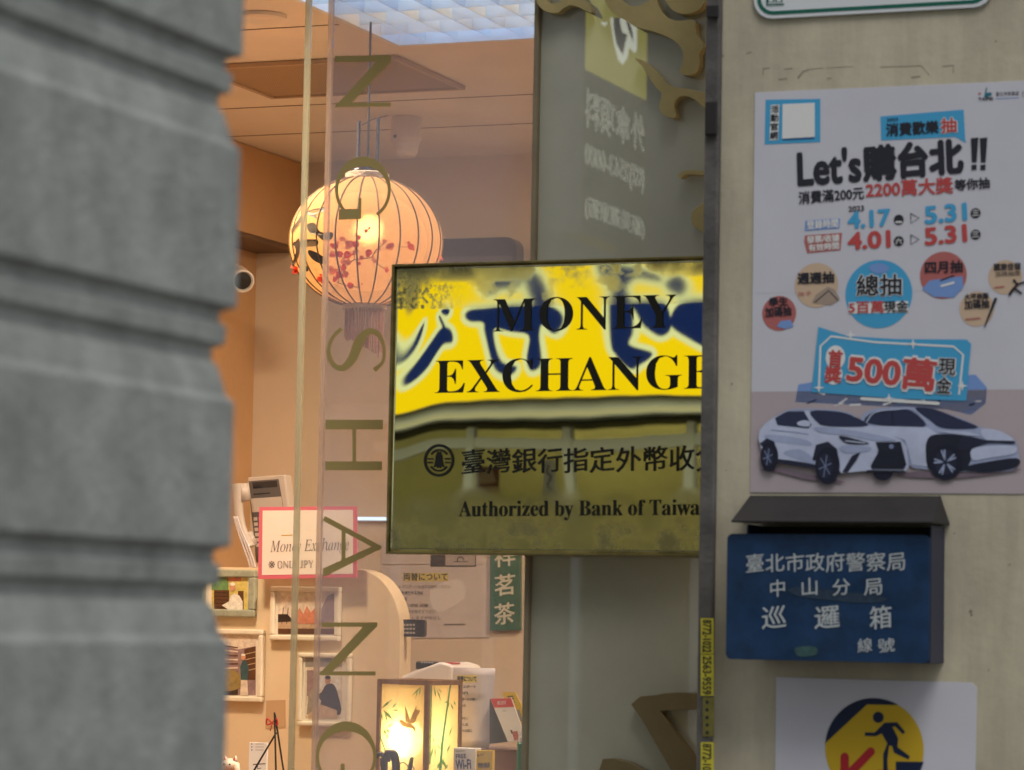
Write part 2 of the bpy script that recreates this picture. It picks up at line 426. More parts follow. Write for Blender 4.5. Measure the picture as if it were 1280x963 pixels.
# ================================================================== ACROSS THE STREET (seen in the brass and the glass)
W_SIGN, W_PANEL, W_GB, W_GA = .30, .36, .42, .47
MIR = mirror_about(W_SIGN); D = 9.0
V = fac(W_SIGN + D, MIR)
M_opp = mat('pale_tile_facade', (.42, .43, .40), .6, var=.12, vscale=2)
M_ledge = mat('pale_ledge_paint', (.86, .88, .80), .5)
M_olive = mat('olive_shop_interior', (.52, .48, .22), .6, var=.2, vscale=2)
M_dk = mat('dark_soffit', (.06, .06, .045), .6)
M_win = mat('dark_window_glass', (.03, .035, .04), .08)
opp = thing('facing_building', 'pale tiled building across the street, seen only as a reflection', 'building', V.P(0, 0, 0))
def vy(y): return V.uv(680, y)[1]
def vx(x, y=500): return V.uv(x, y)[0]
g = Geo(); g.box(V, -9, 7, vy(522), 9.5, -.4, 0, M_opp); g.box(V, -9, vx(440), 0, vy(522), -.4, 0, M_opp); g.build('upper_wall', opp)
g = Geo(); g.box(V, vx(440), 7, vy(523) + .5, vy(523) + .58, -1.6, -.401, M_dk); g.box(V, vx(440), 7, vy(528), vy(522) - .001, -.4, -.001, M_dk); g.box(V, -9, 7, 0, vy(523) + .5, -1.7, -1.6, M_olive); g.box(V, vx(440), 7, vy(640) - .1, vy(640), -1.5, -1.0, M_dk); g.build('shop_interior', opp)
g = Geo(); av = lambda u: [V.P(u, vy(498), .002), V.P(u, vy(523), .20), V.P(u, vy(525), .20), V.P(u, vy(524.5), .002)]
g.add(av(vx(390)) + av(7), [(0, 1, 5, 4), (1, 2, 6, 5), (2, 3, 7, 6), (3, 0, 4, 7), (0, 3, 2, 1), (4, 5, 6, 7)], M_ledge); g.build('canopy', opp)
g = Geo(); g.box(V, vx(440), 7, vy(560), vy(546), -.10, -.02, M_ledge); g.build('beam', opp)
for x in (588, 710, 860, 1010, 470):
    g = Geo(); g.box(V, vx(x) - .02, vx(x) + .022, .1, vy(532), -.06, -.012, M_ledge); g.build('column', opp)
for i in range(5):
    for j in range(2):
        u = -8 + i * 2.9; z = 4.5 + j * 2.5
        g = Geo(); g.box(V, u, u + 1.9, z, z + 1.5, .0, .02, M_win)
        g.box(V, u + .93, u + .97, z, z + 1.5, .02, .03, M_ledge); g.build('window', opp)
IN = fac(W_SIGN + D + 1.0, MIR)
for x in (600, 820):  # hidden tubes, added to brighten the interior of the shop opposite
    t = thing('added_tube_lamp', 'lit tube lamp added under the ceiling of the shop opposite, hidden from view', 'lamp', V.P(vx(x), vy(523) + .5, -1.1), 'added lamps in the shop opposite')
    g = Geo(); g.box(V, vx(x) - .5, vx(x) + .5, vy(523) + .47, vy(523) + .499, -1.14, -1.06, M_ledge); g.build('housing', t)
    g = Geo(); g.tube([V.P(vx(x) - .48, vy(523) + .455, -1.1), V.P(vx(x) + .48, vy(523) + .455, -1.1)], .014, emat('opposite_tube', (1, .95, .75), 20), 10); g.build('tube', t)
a = Art(IN)
a.slab(rect(590, 586, 622, 626), mat('maroon_poster', (.20, .07, .05), .5)); a.poly(rect(593, 612, 619, 622), M_peach, 1); a.poly([(595, 608), (600, 592), (612, 590), (618, 606)], mat('sepia_print', (.42, .3, .22), .5), 1)
tag(a.build('wall_poster'), 'small maroon poster inside the shop opposite, seen in the brass sign', 'poster')
a = Art(IN); a.slab(rect(677, 575, 694, 640), M_paper)
a.stroke([(686, 582), (682, 592), (688, 598), (683, 610), (688, 618), (684, 630)], 2, M_ink, 1, sm=4)
tag(a.build('calligraphy_scroll'), 'white vertical paper with handwriting in the shop opposite, seen in the brass sign', 'scroll')
# big yellow backlit shop sign
E_yel = emat('lit_yellow_acrylic', (1.0, .74, .006), 1.0)
E_blue = emat('lit_blue_film', (.012, .03, .19), .75)
E_wht = emat('lit_white_film', (.82, .90, .62), .95)
FS = fac(W_SIGN + D - .13, MIR)
sg = thing('shop_sign', 'long yellow backlit sign with blue brush characters, mirrored in the brass plate', 'sign', FS.P(0, 2.6, 0))
uL, uR, zB, zT = FS.uv(468, 420)[0], FS.uv(1120, 420)[0], FS.uv(680, 498)[1], FS.uv(680, 331)[1]
g = Geo(); g.box(FS, uL, uR, zB, zT, -.11, -.002, mat('sign_tray', (.5, .5, .5), .4)); g.build('tray', sg)
a = Art(FS, q=(480, 310, 3.048)); a.uvpoly([(uL, zB), (uR, zB), (uR, zT), (uL, zT)], E_yel, 0); a.build('face', sg)
CH = [
 [(62, 442), (75, 400), (120, 350), (180, 305), (235, 325), (246, 368), (195, 372), (155, 405), (125, 440), (82, 468)],
 [(160, 238), (190, 226), (218, 238), (205, 258), (178, 254)],
 [(150, 268), (160, 260), (215, 330), (205, 335)],
 [(30, 300), (50, 270), (52, 320), (40, 375), (28, 380)],
 [(302, 265), (325, 238), (420, 220), (560, 205), (660, 215), (692, 262), (660, 322), (618, 285), (602, 330), (605, 448), (562, 478), (540, 430), (552, 335), (480, 322), (412, 320), (440, 440), (495, 462), (470, 492), (425, 480), (395, 420), (370, 330), (365, 288), (322, 288)],
 [(368, 140), (430, 105), (530, 100), (520, 140), (440, 150), (395, 172)],
 [(545, 92), (600, 105), (650, 205), (580, 210)],
 [(852, 205), (880, 150), (935, 205), (950, 310), (938, 365), (1015, 398), (960, 450), (935, 462), (885, 405), (862, 360)],
 [(940, 212), (1060, 215), (1095, 300), (1050, 332), (990, 300), (960, 250)],
 [(1090, 290), (1110, 235), (1160, 210), (1225, 203), (1290, 260), (1290, 380), (1225, 370), (1150, 335)],
 [(808, 72), (905, 80), (1030, 108), (1042, 138), (950, 128), (885, 172), (838, 132)],
 [(1060, 150), (1120, 110), (1160, 150), (1130, 190)],
]
for c_ in CH:
    a = Art(FS, q=(480, 310, 3.048)); sp = catmull(c_, 5)
    a.stroke(sp + [sp[0]], 44, E_wht, 1, round_=False); a.poly(sp, E_wht, 1.5); a.poly(sp, E_blue, 4)
    a.build('character_stroke', sg)
# blade sign seen in the grey glass panel
MIRP = mirror_about(W_PANEL)
o_ = CAM + ray(730, 180) * 13.0; o_.z = 0
BL = Plane(o_, ED, EZ, MIRP)
u1 = BL.uv(807, 180)[0]; zt = BL.uv(730, -20)[1]; zy = BL.uv(730, 86)[1]; zb_ = BL.uv(730, 292)[1]
bs = thing('blade_sign', 'grey and yellow hanging sign with white outlined writing, mirrored in the tinted panel', 'sign', BL.P(u1 / 2, zb_, 0))
E_gry = emat('lit_grey_film', (.16, .17, .15), .6); E_y2 = emat('lit_lemon_film', (.95, .88, .18), 1.1)
E_out = emat('lit_outline_film', (.95, 1.0, .82), 2.6); E_g2 = emat('lit_dark_stroke', (.22, .22, .27), .6)
g = Geo(); g.box(BL, -.03, u1 + .03, zb_, zt, -.12, -.002, mat('sign_tray', (.5, .5, .5))); g.build('tray', bs)
a = Art(BL, step=.001); a.uvpoly([(0, zy), (u1, zy), (u1, zt), (0, zt)], E_y2, 0)
a.uvpoly([(0, zb_), (u1, zb_), (u1, zy - .002), (0, zy - .002)], E_gry, 0)
a.q = (670, 0, 5.333)
a.poly([(425, 150), (480, 150), (455, 180)], E_out, 1); a.poly([(490, 120), (515, 290), (545, 400), (575, 435), (605, 390), (620, 320), (655, 358), (670, 330), (672, 160), (600, 120)], E_out, 2)
a.poly([(512, 120), (515, 200), (535, 300), (575, 368), (590, 290), (605, 235), (570, 215), (555, 150), (555, 120)], E_g2, 3); a.poly([(595, 130), (610, 200), (645, 285), (640, 220), (620, 150)], E_g2, 3)
a.build('face', bs)
def outline_text(txt, mt, pl, ua, ub, v0, h, r, parent, name):
    cu = bpy.data.curves.new('t', 'FONT'); cu.body = txt; cu.fill_mode = 'NONE'; cu.bevel_depth = .007; cu.bevel_resolution = 0; cu.resolution_u = 2
    o = bpy.data.objects.new('t', cu); COL.objects.link(o); bpy.context.view_layer.update()
    me = o.evaluated_get(bpy.context.evaluated_depsgraph_get()).to_mesh()
    v = [x.co.copy() for x in me.vertices]; f = [tuple(p.vertices) for p in me.polygons]
    bpy.data.objects.remove(o); bpy.data.curves.remove(cu)
    x0 = min(q.x for q in v); x1 = max(q.x for q in v); y0 = min(q.y for q in v); y1 = max(q.y for q in v)
    # ua -> ub is the run as seen in the mirror, so it goes right to left
    vs = [pl.P(ua + (ub - ua) * (q.x - x0) / (x1 - x0), v0 + h * (q.y - y0) / (y1 - y0), .004 + q.z * .1) for q in v]
    link_mesh(name, vs, f, mt, parent)
q4 = lambda x, y: BL.uv(640 + x / 2.918, y / 2.918)
for txt, yl, yh in (('外傘項料', 462, 322), ('(02)2563-0080', 625, 522), ('(原美運東街)', 800, 712)):
    v_ = q4(268, yl)[1]; outline_text(txt, E_out, BL, q4(480, yl)[0], q4(262, yl)[0], v_, q4(268, yh)[1] - v_, 0, bs, 'outlined_lettering')

# ================================================================== SHOP FRONT
# ---- dark post beside the wall, with phone stickers
PT = fac(-.012)
up0, up1 = PT.uv(874.5, 600)[0], PT.uv(892.5, 600)[0]
post = thing('steel_post', 'narrow dark grey steel post between the glass front and the cream wall', 'post', PT.P(up0, .12, 0))
g = Geo(); g.box(PT, up0, up1, .12, 2.9, -.06, 0, M_post); g.build('shaft', post, bevel=.003)
for y0, y1 in ((8, 24), (128, 170)):
    g = Geo(); g.box(PT, up0 + .003, up1 - .001, PT.uv(884, y1)[1], PT.uv(884, y0)[1], .001, .008, M_lid)
    g.build('hinge', post, bevel=.002)
ST = fac(-.0145)
def sticker(y0, y1, txt, mt, label, tx, x0=875.5, x1=891.5):
    a = Art(ST); a.slab(rect(x0 + .4, y0, x1 + .6, y1), mt, .0006)
    if txt: a.text(txt, (x0 + 3.2, y0 + 2), (x0 + 2.8, y1 - 2), x1 - x0 - 5, tx, 1, bold=.02)
    else:
        for i in range(5): a.disc((884, y0 + 6 + i * 9.5), 2.2, M_ink, 1, n=8)
    tag(a.build('phone_sticker'), label, 'sticker', 'yellow stickers down the dark post')
sticker(773, 817.5, '8772-1022', M_yel, 'top yellow sticker reading 8772-1022 sideways on the dark post', M_ink)
sticker(818.5, 870, '2563-9559', M_yel, 'yellow sticker reading 2563-9559 sideways on the dark post', M_ink)
sticker(872, 921, None, M_yelold, 'dull faded olive sticker with five dark marks on the post', M_ink, 878, 892)
sticker(928, 975, '8772-1022', M_yel, 'lowest yellow sticker on the post, cut by the bottom of the picture', M_ink)

# ---- tinted panel with brass ornaments
PN = fac(W_PANEL)
M_panel = mat('grey_green_backed_glass', (.46, .455, .37), .006, ior=2.1, var=.12, vscale=3)
panel = thing('tinted_panel', 'grey green glossy glass panel with gilded scroll ornaments', 'panel', PN.P(-.3, .12, 0))
pu0, pu1 = PN.uv(669, 480)[0], PN.uv(960, 480)[0]
g = Geo(); g.box(PN, pu0, pu1, .13, 2.9, -.012, 0, M_panel); g.build('glass', panel)
M_pframe = mat('bronze_frame', (.24, .20, .13), .45, var=.2)
g = Geo(); g.box(PN, pu0 - .009, pu0 - .0005, .13, 2.9, -.04, .012, M_pframe); g.build('edge_frame', panel, bevel=.002)
M_brass_shade = mat('shaded_brass', (.19, .145, .07), .5, metal=.2, var=.15, vscale=9)  # brass with shade put into its colour, for the low ornaments
q5 = lambda L: [(670 + x / 5.333, y / 5.333) for x, y in L]
def ornament(pts, mt, sm=5, th=.020):
    g = Geo(); sp = catmull(pts, sm) if sm else pts
    g.prism(PN, [PN.uv(*p) for p in sp], .006, .006 + th, mt); g.build('gilded_ornament', panel, bevel=.0012)
ornament(q5([(40, -30), (45, 40), (75, 80), (120, 103), (180, 105), (215, 80), (260, 57), (310, 65), (370, 95), (408, 103), (380, 40), (340, 10), (310, -30), (225, -30), (205, 25), (160, 45), (110, 30), (95, -30)]), M_brass)
ornament(q5([(480, -30), (500, 40), (540, 100), (620, 150), (700, 200), (800, 225), (900, 262), (970, 305), (1010, 360), (1012, 430), (990, 500), (1040, 520), (1095, 505), (1122, 450), (1122, 375), (1150, 322), (1100, 240), (1085, 155), (980, 160), (900, 130), (850, 60), (832, -20), (812, -20), (785, 25), (720, 60), (660, 60), (600, 20), (570, -30)]), M_brass)
ornament(q5([(895, -30), (930, 75), (1000, 112), (1080, 105), (1140, 60), (1160, -30)]), M_brass)
ornament(q5([(692, 410), (755, 428), (830, 490), (900, 570), (960, 600), (1040, 610), (1150, 635), (1210, 650), (1200, 760), (1150, 735), (1100, 690), (1040, 660), (990, 665), (952, 715), (965, 795), (920, 800), (872, 772), (855, 720), (872, 645), (835, 605), (790, 540), (740, 460)]), M_brass)
q6 = lambda L: [(640 + x / 2.918, y / 2.918) for x, y in L]
ornament(q6([(622, 650), (650, 630), (715, 632), (750, 640), (750, 650), (660, 645), (635, 658)]), M_brass)
ornament(q6([(740, 745), (685, 768), (670, 800), (685, 838), (740, 858)]), M_brass)
qb = lambda L: [(740 + x / 7.11, 840 + y / 7.11) for x, y in L]
ornament(qb([(390, 285), (470, 217), (600, 205), (690, 188), (800, 180), (1020, 192), (1020, 330), (940, 333), (650, 345), (920, 720), (1020, 900), (1020, 1300), (900, 1200), (750, 880), (480, 410)]), M_brass_shade, 0)
ornament(qb([(60, 1000), (105, 880), (140, 770), (250, 765), (380, 800), (530, 880), (620, 1000), (600, 1200), (100, 1200)]), M_brass_shade, 0)

# ---- frameless glass sheets
M_edge = papermat('glass_edge_green', (.70, .70, .60), .6, .5); M_edge2 = papermat('glass_edge_pale', (.86, .77, .70), .6, .5)
M_glA = glassmat('clear_glass_front', (.97, .985, .97), .008)
M_glB = glassmat('painted_haze_glass', (.96, .95, .97), .14, 1.6)  # diffuse veil: smudges, plus the street's reflection painted into the glass
def sheet(wd, xl, ur, m_g, m_e, label, ew, ecolor):
    pl = fac(wd); ul = pl.uv(xl, 480)[0]
    t = thing('glass_sheet', label, 'glass panel', pl.P(ul, .12, 0))
    g = Geo(); g.box(pl, ul + ew, ur, .13, 2.9, -.010, 0, m_g); g.build('pane', t)
    g = Geo(); g.box(pl, ul, ul + ew - .0002, .13, 2.9, -.011, .001, m_e); g.build('polished_edge', t, bevel=.002)
    return t, pl
gA, plA = sheet(W_GA, 370.5, pu0 - .013, M_glA, M_edge, 'clear glass sheet with a greenish polished edge, the rear of two', .0095, 0)
gB, plB = sheet(W_GB, 399.5, pu0 - .013, M_glB, M_edge2, 'front glass sheet carrying olive gold sideways letters beside a pale edge', .0085, 0)
a = Art(plB, base=.0008)
G_ = M_gold
a.stroke([(419, 74.5), (489, 73)], 8, G_, 1, round_=False); a.poly([(472, 76), (490, 76), (437, 132), (418, 135)], G_, 1.5); a.stroke([(420, 131.5), (489, 131)], 5, G_, 2, round_=False)
a.build('gold_letter', gB); a = Art(plB, base=.0008)
def arcG(cx, cy, rx, ry, k0):
    pts = []; ws = []
    for i in range(33):
        t = R(232 - 290 * i / 32); pts.append((cx + rx * math.cos(t), cy - ry * math.sin(t))); ws.append(4 + 8 * max(0, math.sin(t)) ** 2)
    a.stroke(pts, ws, G_, k0, round_=False)
arcG(454, 238, 33, 36, 1)
a.poly([(424, 262), (452, 261), (452, 274), (424, 275)], G_, 2); a.stroke([(450.5, 248), (450, 270)], 4, G_, 3, round_=False)
a.build('gold_letter', gB); a = Art(plB, base=.0008)
a.stroke([(427, 411), (415, 424), (411, 440), (417, 456), (429, 460), (441, 448), (449, 428), (460, 415), (473, 418), (480, 434), (479, 452), (468, 463)], [5, 4, 5, 6, 8, 11, 12, 8, 6, 4, 4, 6], G_, 1, sm=5, round_=False)
a.build('gold_letter', gB); a = Art(plB, base=.0008)
a.poly(rect(407, 525, 479, 537), G_, 1); a.poly(rect(407, 577, 478, 588), G_, 1); a.poly(rect(441, 536.5, 445.5, 577.5), G_, 2)
a.build('gold_letter', gB); a = Art(plB, base=.0008)
a.stroke([(405, 648), (476, 686)], 6.5, G_, 1, round_=False); a.poly([(404, 711), (466, 683), (477, 686), (404, 722)], G_, 2); a.stroke([(430, 662), (430, 702)], 5, G_, 3, round_=False)
a.build('gold_letter', gB); a = Art(plB, base=.0008)
a.stroke([(402, 781), (472, 781)], 5.5, G_, 1, round_=False); a.poly([(455, 783), (472, 783), (414, 842), (398, 844)], G_, 2); a.stroke([(400, 842), (470, 842)], 5, G_, 3, round_=False)
a.build('gold_letter', gB); a = Art(plB, base=.0008)
arcG(433, 946, 36, 38, 1)
a.poly([(402, 972), (428, 971), (428, 984), (402, 985)], G_, 2); a.stroke([(429, 955), (428, 980)], 5, G_, 3, round_=False)
a.build('gold_letter', gB)

# ---- brass MONEY EXCHANGE sign
SG = fac(W_SIGN)
su0, su1 = SG.uv(490, 510)[0], SG.uv(893, 510)[0]
sv0, sv1 = SG.uv(680, 691)[1], SG.uv(680, 329)[1]
bsn = thing('brass_sign', 'polished brass plate lettered MONEY EXCHANGE in black, reflecting the street', 'sign', SG.P((su0 + su1) / 2, sv0, 0))
mt = bpy.data.materials.new('polished_brass_plate'); mt.use_nodes = True
n = mt.node_tree.nodes; l = mt.node_tree.links; p = n['Principled BSDF']; p.inputs['Metallic'].default_value = 1
tc = n.new('ShaderNodeTexCoord')
mp = n.new('ShaderNodeMapping'); mp.inputs['Rotation'].default_value = (0, 0, PHI)
l.new(tc.outputs['Object'], mp.inputs['Vector'])
sx = n.new('ShaderNodeSeparateXYZ'); l.new(mp.outputs[0], sx.inputs[0])
def noise(sc, det=5, off=0):
    z = n.new('ShaderNodeTexNoise'); z.inputs['Scale'].default_value = sc; z.inputs['Detail'].default_value = det; z.inputs['Roughness'].default_value = .6
    a_ = n.new('ShaderNodeVectorMath'); a_.operation = 'ADD'; a_.inputs[1].default_value = (off, off, off)
    l.new(mp.outputs[0], a_.inputs[0]); l.new(a_.outputs[0], z.inputs['Vector']); return z.outputs['Fac']
def rng(x, a0, a1, b0, b1):
    z = n.new('ShaderNodeMapRange'); z.inputs['From Min'].default_value = a0; z.inputs['From Max'].default_value = a1; z.inputs['To Min'].default_value = b0; z.inputs['To Max'].default_value = b1
    l.new(x, z.inputs['Value']); return z.outputs['Result']
def mth(op, x, y):
    z = n.new('ShaderNodeMath'); z.operation = op
    for i, k in enumerate((x, y)):
        if isinstance(k, (int, float)): z.inputs[i].default_value = k
        else: l.new(k, z.inputs[i])
    return z.outputs[0]
z_line = SG.uv(560, 386)[1]                 # a worn band along the top of the plate
worn = rng(sx.outputs['Z'], z_line - .001, z_line + .002, 0, 1)
mott = rng(noise(16, 8), .42, .62, 0, 1)
fine = rng(noise(140, 6, 3), .45, .65, 0, 1)
du_mid = SG.P(su0, sv0, 0)
um = du_mid.x * math.cos(PHI) - du_mid.y * math.sin(PHI)    # u coordinate in the rotated frame
leftc = rng(sx.outputs['X'], um + .02, um + .13, 1, 0)
botc = rng(sx.outputs['Z'], sv0 + .03, sv0 + .11, 1, 0)
tarn = mth('MULTIPLY', worn, mth('MULTIPLY', rng(noise(9, 7, 7), .55, .70, 0, 1), .30))
tarn = mth('MAXIMUM', tarn, mth('MULTIPLY', mth('MULTIPLY', worn, leftc), mth('MULTIPLY', fine, .8)))
tarn = mth('MAXIMUM', tarn, mth('MULTIPLY', botc, mth('MULTIPLY', mott, .65)))
topc = rng(sx.outputs['Z'], sv1 - .03, sv1 - .008, 0, 1)
tarn = mth('MAXIMUM', tarn, mth('MULTIPLY', topc, mth('MULTIPLY', mott, .8)))
rg = mth('ADD', mth('MULTIPLY', worn, .018), mth('MULTIPLY', tarn, .35))
rg = mth('ADD', rg, mth('MULTIPLY', botc, .12))
rg = mth('ADD', rg, .012)
l.new(rg, p.inputs['Roughness'])
mx = n.new('ShaderNodeMix'); mx.data_type = 'RGBA'; l.new(tarn, mx.inputs[0])
mx.inputs[6].default_value = (.86, .82, .48, 1); mx.inputs[7].default_value = (.21, .19, .10, 1)
l.new(mx.outputs[2], p.inputs['Base Color'])
M_plate = mt
NU, NV = 90, 80
vs = []; 
for j in range(NV + 1):
    for i in range(NU + 1):
        s_, t_ = i / NU, j / NV; u = su0 + (su1 - su0) * s_; v = sv0 + (sv1 - sv0) * t_
        x, y = (u - su0), (v - sv0)
        d = -.0010 * math.exp(-(x / .055) ** 2) * (y / .25 - 1) + .000025 * math.sin(x * 21 + y * 9) + .00002 * math.sin(y * 30 + x * 10 + 1) + .000004 * math.sin(x * 85 - y * 20)
        vs.append(SG.P(u, v, d))
fs = [(j * (NU + 1) + i, j * (NU + 1) + i + 1, (j + 1) * (NU + 1) + i + 1, (j + 1) * (NU + 1) + i) for j in range(NV) for i in range(NU)]
pl_ = link_mesh('plate', vs, fs, M_plate, bsn, smooth=True)
sol = pl_.modifiers.new('thick', 'SOLIDIFY'); sol.thickness = .004; sol.offset = -1
g = Geo(); fwid = .0045
g.box(SG, su0 - fwid, su0 - .0002, sv0 - fwid, sv1 + fwid, -.03, .004, M_brass_rim); g.box(SG, su1 + .0002, su1 + fwid, sv0 - fwid, sv1 + fwid, -.03, .004, M_brass_rim)
g.box(SG, su0, su1, sv1 + .0002, sv1 + fwid, -.03, .004, M_brass_rim); g.box(SG, su0, su1, sv0 - fwid, sv0 - .0002, -.03, .004, M_brass_rim)
g.build('rim', bsn, bevel=.001)
for uu in (su0 + .35, su1 - .08):
    for vv in (sv0 + .08, sv1 - .08): g = Geo(); g.box(SG, uu - .015, uu + .015, vv - .015, vv + .015, -.058, -.005, M_brass_rim); g.build('bracket', bsn)
def bold_serif(t):
    o = ''
    for ch in t:
        if 'A' <= ch <= 'Z': o += chr(0x1D400 + ord(ch) - 65)
        elif 'a' <= ch <= 'z': o += chr(0x1D41A + ord(ch) - 97)
        else: o += ch
    return o
M_letter = mat('black_letter_paint', (.010, .011, .012), .35)
a = Art(SG, base=.0016, q=(480, 310, 3.048))
a.text(bold_serif('MONEY'), (415, 322), (1112, 306), 128, M_letter, 1, bold=-.008)
a.text(bold_serif('EXCHANGE'), (195, 556), (1262, 538), 128, M_letter, 1, bold=-.008)
a.q = (480, 500, 3.048)
a.text('臺灣銀行指定外幣收兌', (297, 285), (1282, 272), 98, M_letter, 1, bold=.008, kai=True)
a.text(bold_serif('Authorized by Bank of Taiwan'), (285, 462), (1245, 456), 76, M_letter, 1, bold=-.004)
c_ = (210, 231)
a.ring(c_, 52, 62, M_letter, 1)
for a0 in (20, 200): a.ring(c_, 36, 43, M_letter, 1, a0 + 15, a0 + 125)
for sgn in (-1, 1):
    a.poly([(210 + sgn * 43, 222), (210 + sgn * 22, 222), (210 + sgn * 22, 228), (210 + sgn * 43, 228)], M_letter, 1)
    a.poly([(210 + sgn * 43, 236), (210 + sgn * 24, 236), (210 + sgn * 24, 242), (210 + sgn * 43, 242)], M_letter, 1)
a.poly([(202, 198), (218, 198), (218, 206), (222, 212), (224, 234), (230, 258), (219, 254), (215, 262), (210, 254), (205, 262), (201, 254), (190, 258), (196, 234), (198, 212), (202, 206)], M_letter, 1)
a.build('lettering', bsn)

# ================================================================== ON THE CREAM WALL
# ---- house number plate
a = Art(W, base=.006)
h0, hv = W.uv(943, 26); h1 = W.uv(1243, 9)[0]
M_plw = mat('white_enamel', (.70, .74, .78), .3); M_plg = mat('green_enamel', (.012, .13, .095), .35)
hp = thing('house_number_plate', 'white enamel plate with rounded corners and a green border line, top of the wall', 'plate', W.P(h0, hv, 0))
g = Geo(); g.prism(W, rrect(h0, hv, h1, hv + .22, .03), .002, .006, M_plw); g.build('plate', hp, bevel=.001)
o_r = rrect(h0 + .006, hv + .006, h1 - .006, hv + .214, .025); i_r = rrect(h0 + .0115, hv + .0115, h1 - .0115, hv + .2085, .02)
n_ = len(o_r); vs = [W.P(*p, .0066) for p in o_r + i_r]
link_mesh('border', vs, [(i, (i + 1) % n_, n_ + (i + 1) % n_, n_ + i) for i in range(n_)], M_plg, hp)
a = Art(W, base=.0064)
for x in (965, 975):
    a.stroke([(x - 3.5, -14), (x - 3.2, 4), (x + 3.8, 3.6), (x + 3.8, -14)], 1.6, M_plg, 1); a.stroke([(x - 2, -4), (x + 3, -4)], 1.4, M_plg, 1.3)
a.stroke([(960.5, 7.3), (981, 6.6)], 1.8, M_plg, 2); a.stroke([(960.5, -14), (960.5, 7)], 1.8, M_plg, 2.2)
a.build('lettering', hp)

# ---- lottery poster
a = Art(W, base=.0012)
M_pgrd = mat('poster_ground_mauve', (.46, .40, .43), .55, var=.05)
a.slab([(938, 616), (1286, 618), (1288, 101), (944, 116)], M_paper, .001)
a.poly([(939.6, 490), (938.2, 615.6), (1285.6, 617.5), (1286.6, 487)], M_pgrd, 1)
a.poly([(941, 366), (1287, 361), (1287, 362.2), (941, 367.2)], mat('paper_fold', (.60, .61, .68), .55), .5)
a.q = (930, 100, 3.657)
a.poly([(100, 92), (350, 88), (350, 285), (96, 296)], M_blue, 1)
a.poly([(178, 112), (325, 106), (325, 262), (176, 270)], M_white, 2); a.poly([(176, 270), (325, 262), (322, 272), (178, 279)], mat('deep_blue_print', lin(35, 90, 140)), 1.5)
a.poly([(124, 116), (164, 114), (158, 275), (118, 278)], M_white, 2)
for i, ch in enumerate('活動官網'): a.text(ch, (126 - i * 1.5, 152 + i * 40), (160 - i * 1.5, 151 + i * 40), 33, M_ink, 3, bold=.02)
a.text('TAIPEI', (1072, 97), (1138, 94), 14, M_ink, 1, bold=.03); a.poly([(1098, 82), (1108, 35), (1113, 38), (1108, 60), (1132, 58), (1134, 72), (1104, 82)], mat('teal_print', lin(40, 110, 130)), 1); a.disc((1078, 64), 6, M_coral, 1)
a.text('臺北市商業處', (1152, 77), (1258, 72), 20, M_ink, 1); a.stroke([(1150, 87), (1258, 82)], 3, M_pale, 1, round_=False)
a.stroke([(1276, 55), (1276, 80)], 3, M_ink, 1)
a.poly([(625, 168), (1005, 137), (1012, 272), (1018, 290), (968, 262), (628, 278)], M_blue, 1)
a.text('消費歡樂', (652, 260), (890, 245), 58, M_ink, 2.5, bold=.035); a.text('2023', (655, 192), (705, 188), 14, M_ink, 2, bold=.02)
a.text('抽', (903, 244), (972, 240), 66, M_white, 2, bold=.08); a.text('抽', (903, 244), (972, 240), 66, M_red, 3, bold=.03)
a.text('Let\'s', (252, 484), (535, 462), 152, M_ink, 2, bold=.035)
a.text('購台北', (553, 462), (1000, 424), 152, M_ink, 2, bold=.055)
for x in (1055, 1096): a.poly([(x - 17, 268), (x + 18, 264), (x + 10, 378), (x - 12, 379)], M_ink, 2); a.poly([(x - 14, 390), (x + 10, 388), (x + 9, 412), (x - 14, 414)], M_ink, 2)
a.text('消費滿200元', (253, 570), (550, 545), 56, M_ink, 2, bold=.025)
a.text('2200萬大獎', (560, 541), (956, 518), 72, M_red, 2, bold=.03)
a.text('等你抽', (966, 508), (1124, 496), 50, M_ink, 2, bold=.03)
a.text('2023', (480, 604), (550, 599), 24, M_ink, 2, bold=.02)
a.poly([(282, 645), (440, 634), (438, 680), (278, 692)], M_pale, 1); a.text('登錄時間', (290, 684), (432, 674), 38, M_white, 2, bold=.03)
a.poly([(280, 712), (450, 700), (442, 780), (290, 794), (276, 740)], M_coral, 1); a.text('發票/收據', (290, 748), (438, 738), 32, M_white, 2, bold=.03); a.text('有效時間', (298, 786), (436, 774), 32, M_white, 2, bold=.03)
for bl, tx1, tx2, mt_, dd in ((0, '4.17', '5.31', M_blue, ('一', '三')), (98, '4.01', '5.31', M_red, ('六', '三'))):
    a.text(tx1, (480, 680 + bl * .98), (668, 666 + bl), 74, mt_, 2, bold=.04)
    a.text(tx2, (833, 658 + bl), (1018, 640 + bl), 76, mt_, 2, bold=.04)
    a.disc((709, 640 + bl), 23, M_ink, 2); a.text(dd[0], (694, 654 + bl), (724, 653 + bl), 26 if dd[0] != '一' else 5, M_white, 3, bold=.02)
    a.disc((1060, 610 + bl), 23, M_ink, 2); a.text(dd[1], (1045, 622 + bl), (1075, 621 + bl), 24, M_white, 3, bold=.02)
    y_ = 634 + bl; a.stroke([(764, y_ - 22), (764, y_ + 22), (802, y_ - 2), (764, y_ - 22)], 4, M_ink, 2)
a.q = (930, 310, 3.657)
a.disc((332, 172), 102, M_peach, 1); a.text('週週抽', (248, 166), (412, 160), 50, M_ink, 3, bold=.04); a.poly([(312, 252), (330, 215), (385, 178), (415, 190), (440, 235), (400, 262)], mat('taupe_print', lin(165, 148, 135)), 2); a.stroke([(325, 250), (390, 195), (430, 240)], 4, M_ink, 3); a.text('抽·手', (250, 222), (310, 218), 20, M_coral, 3)
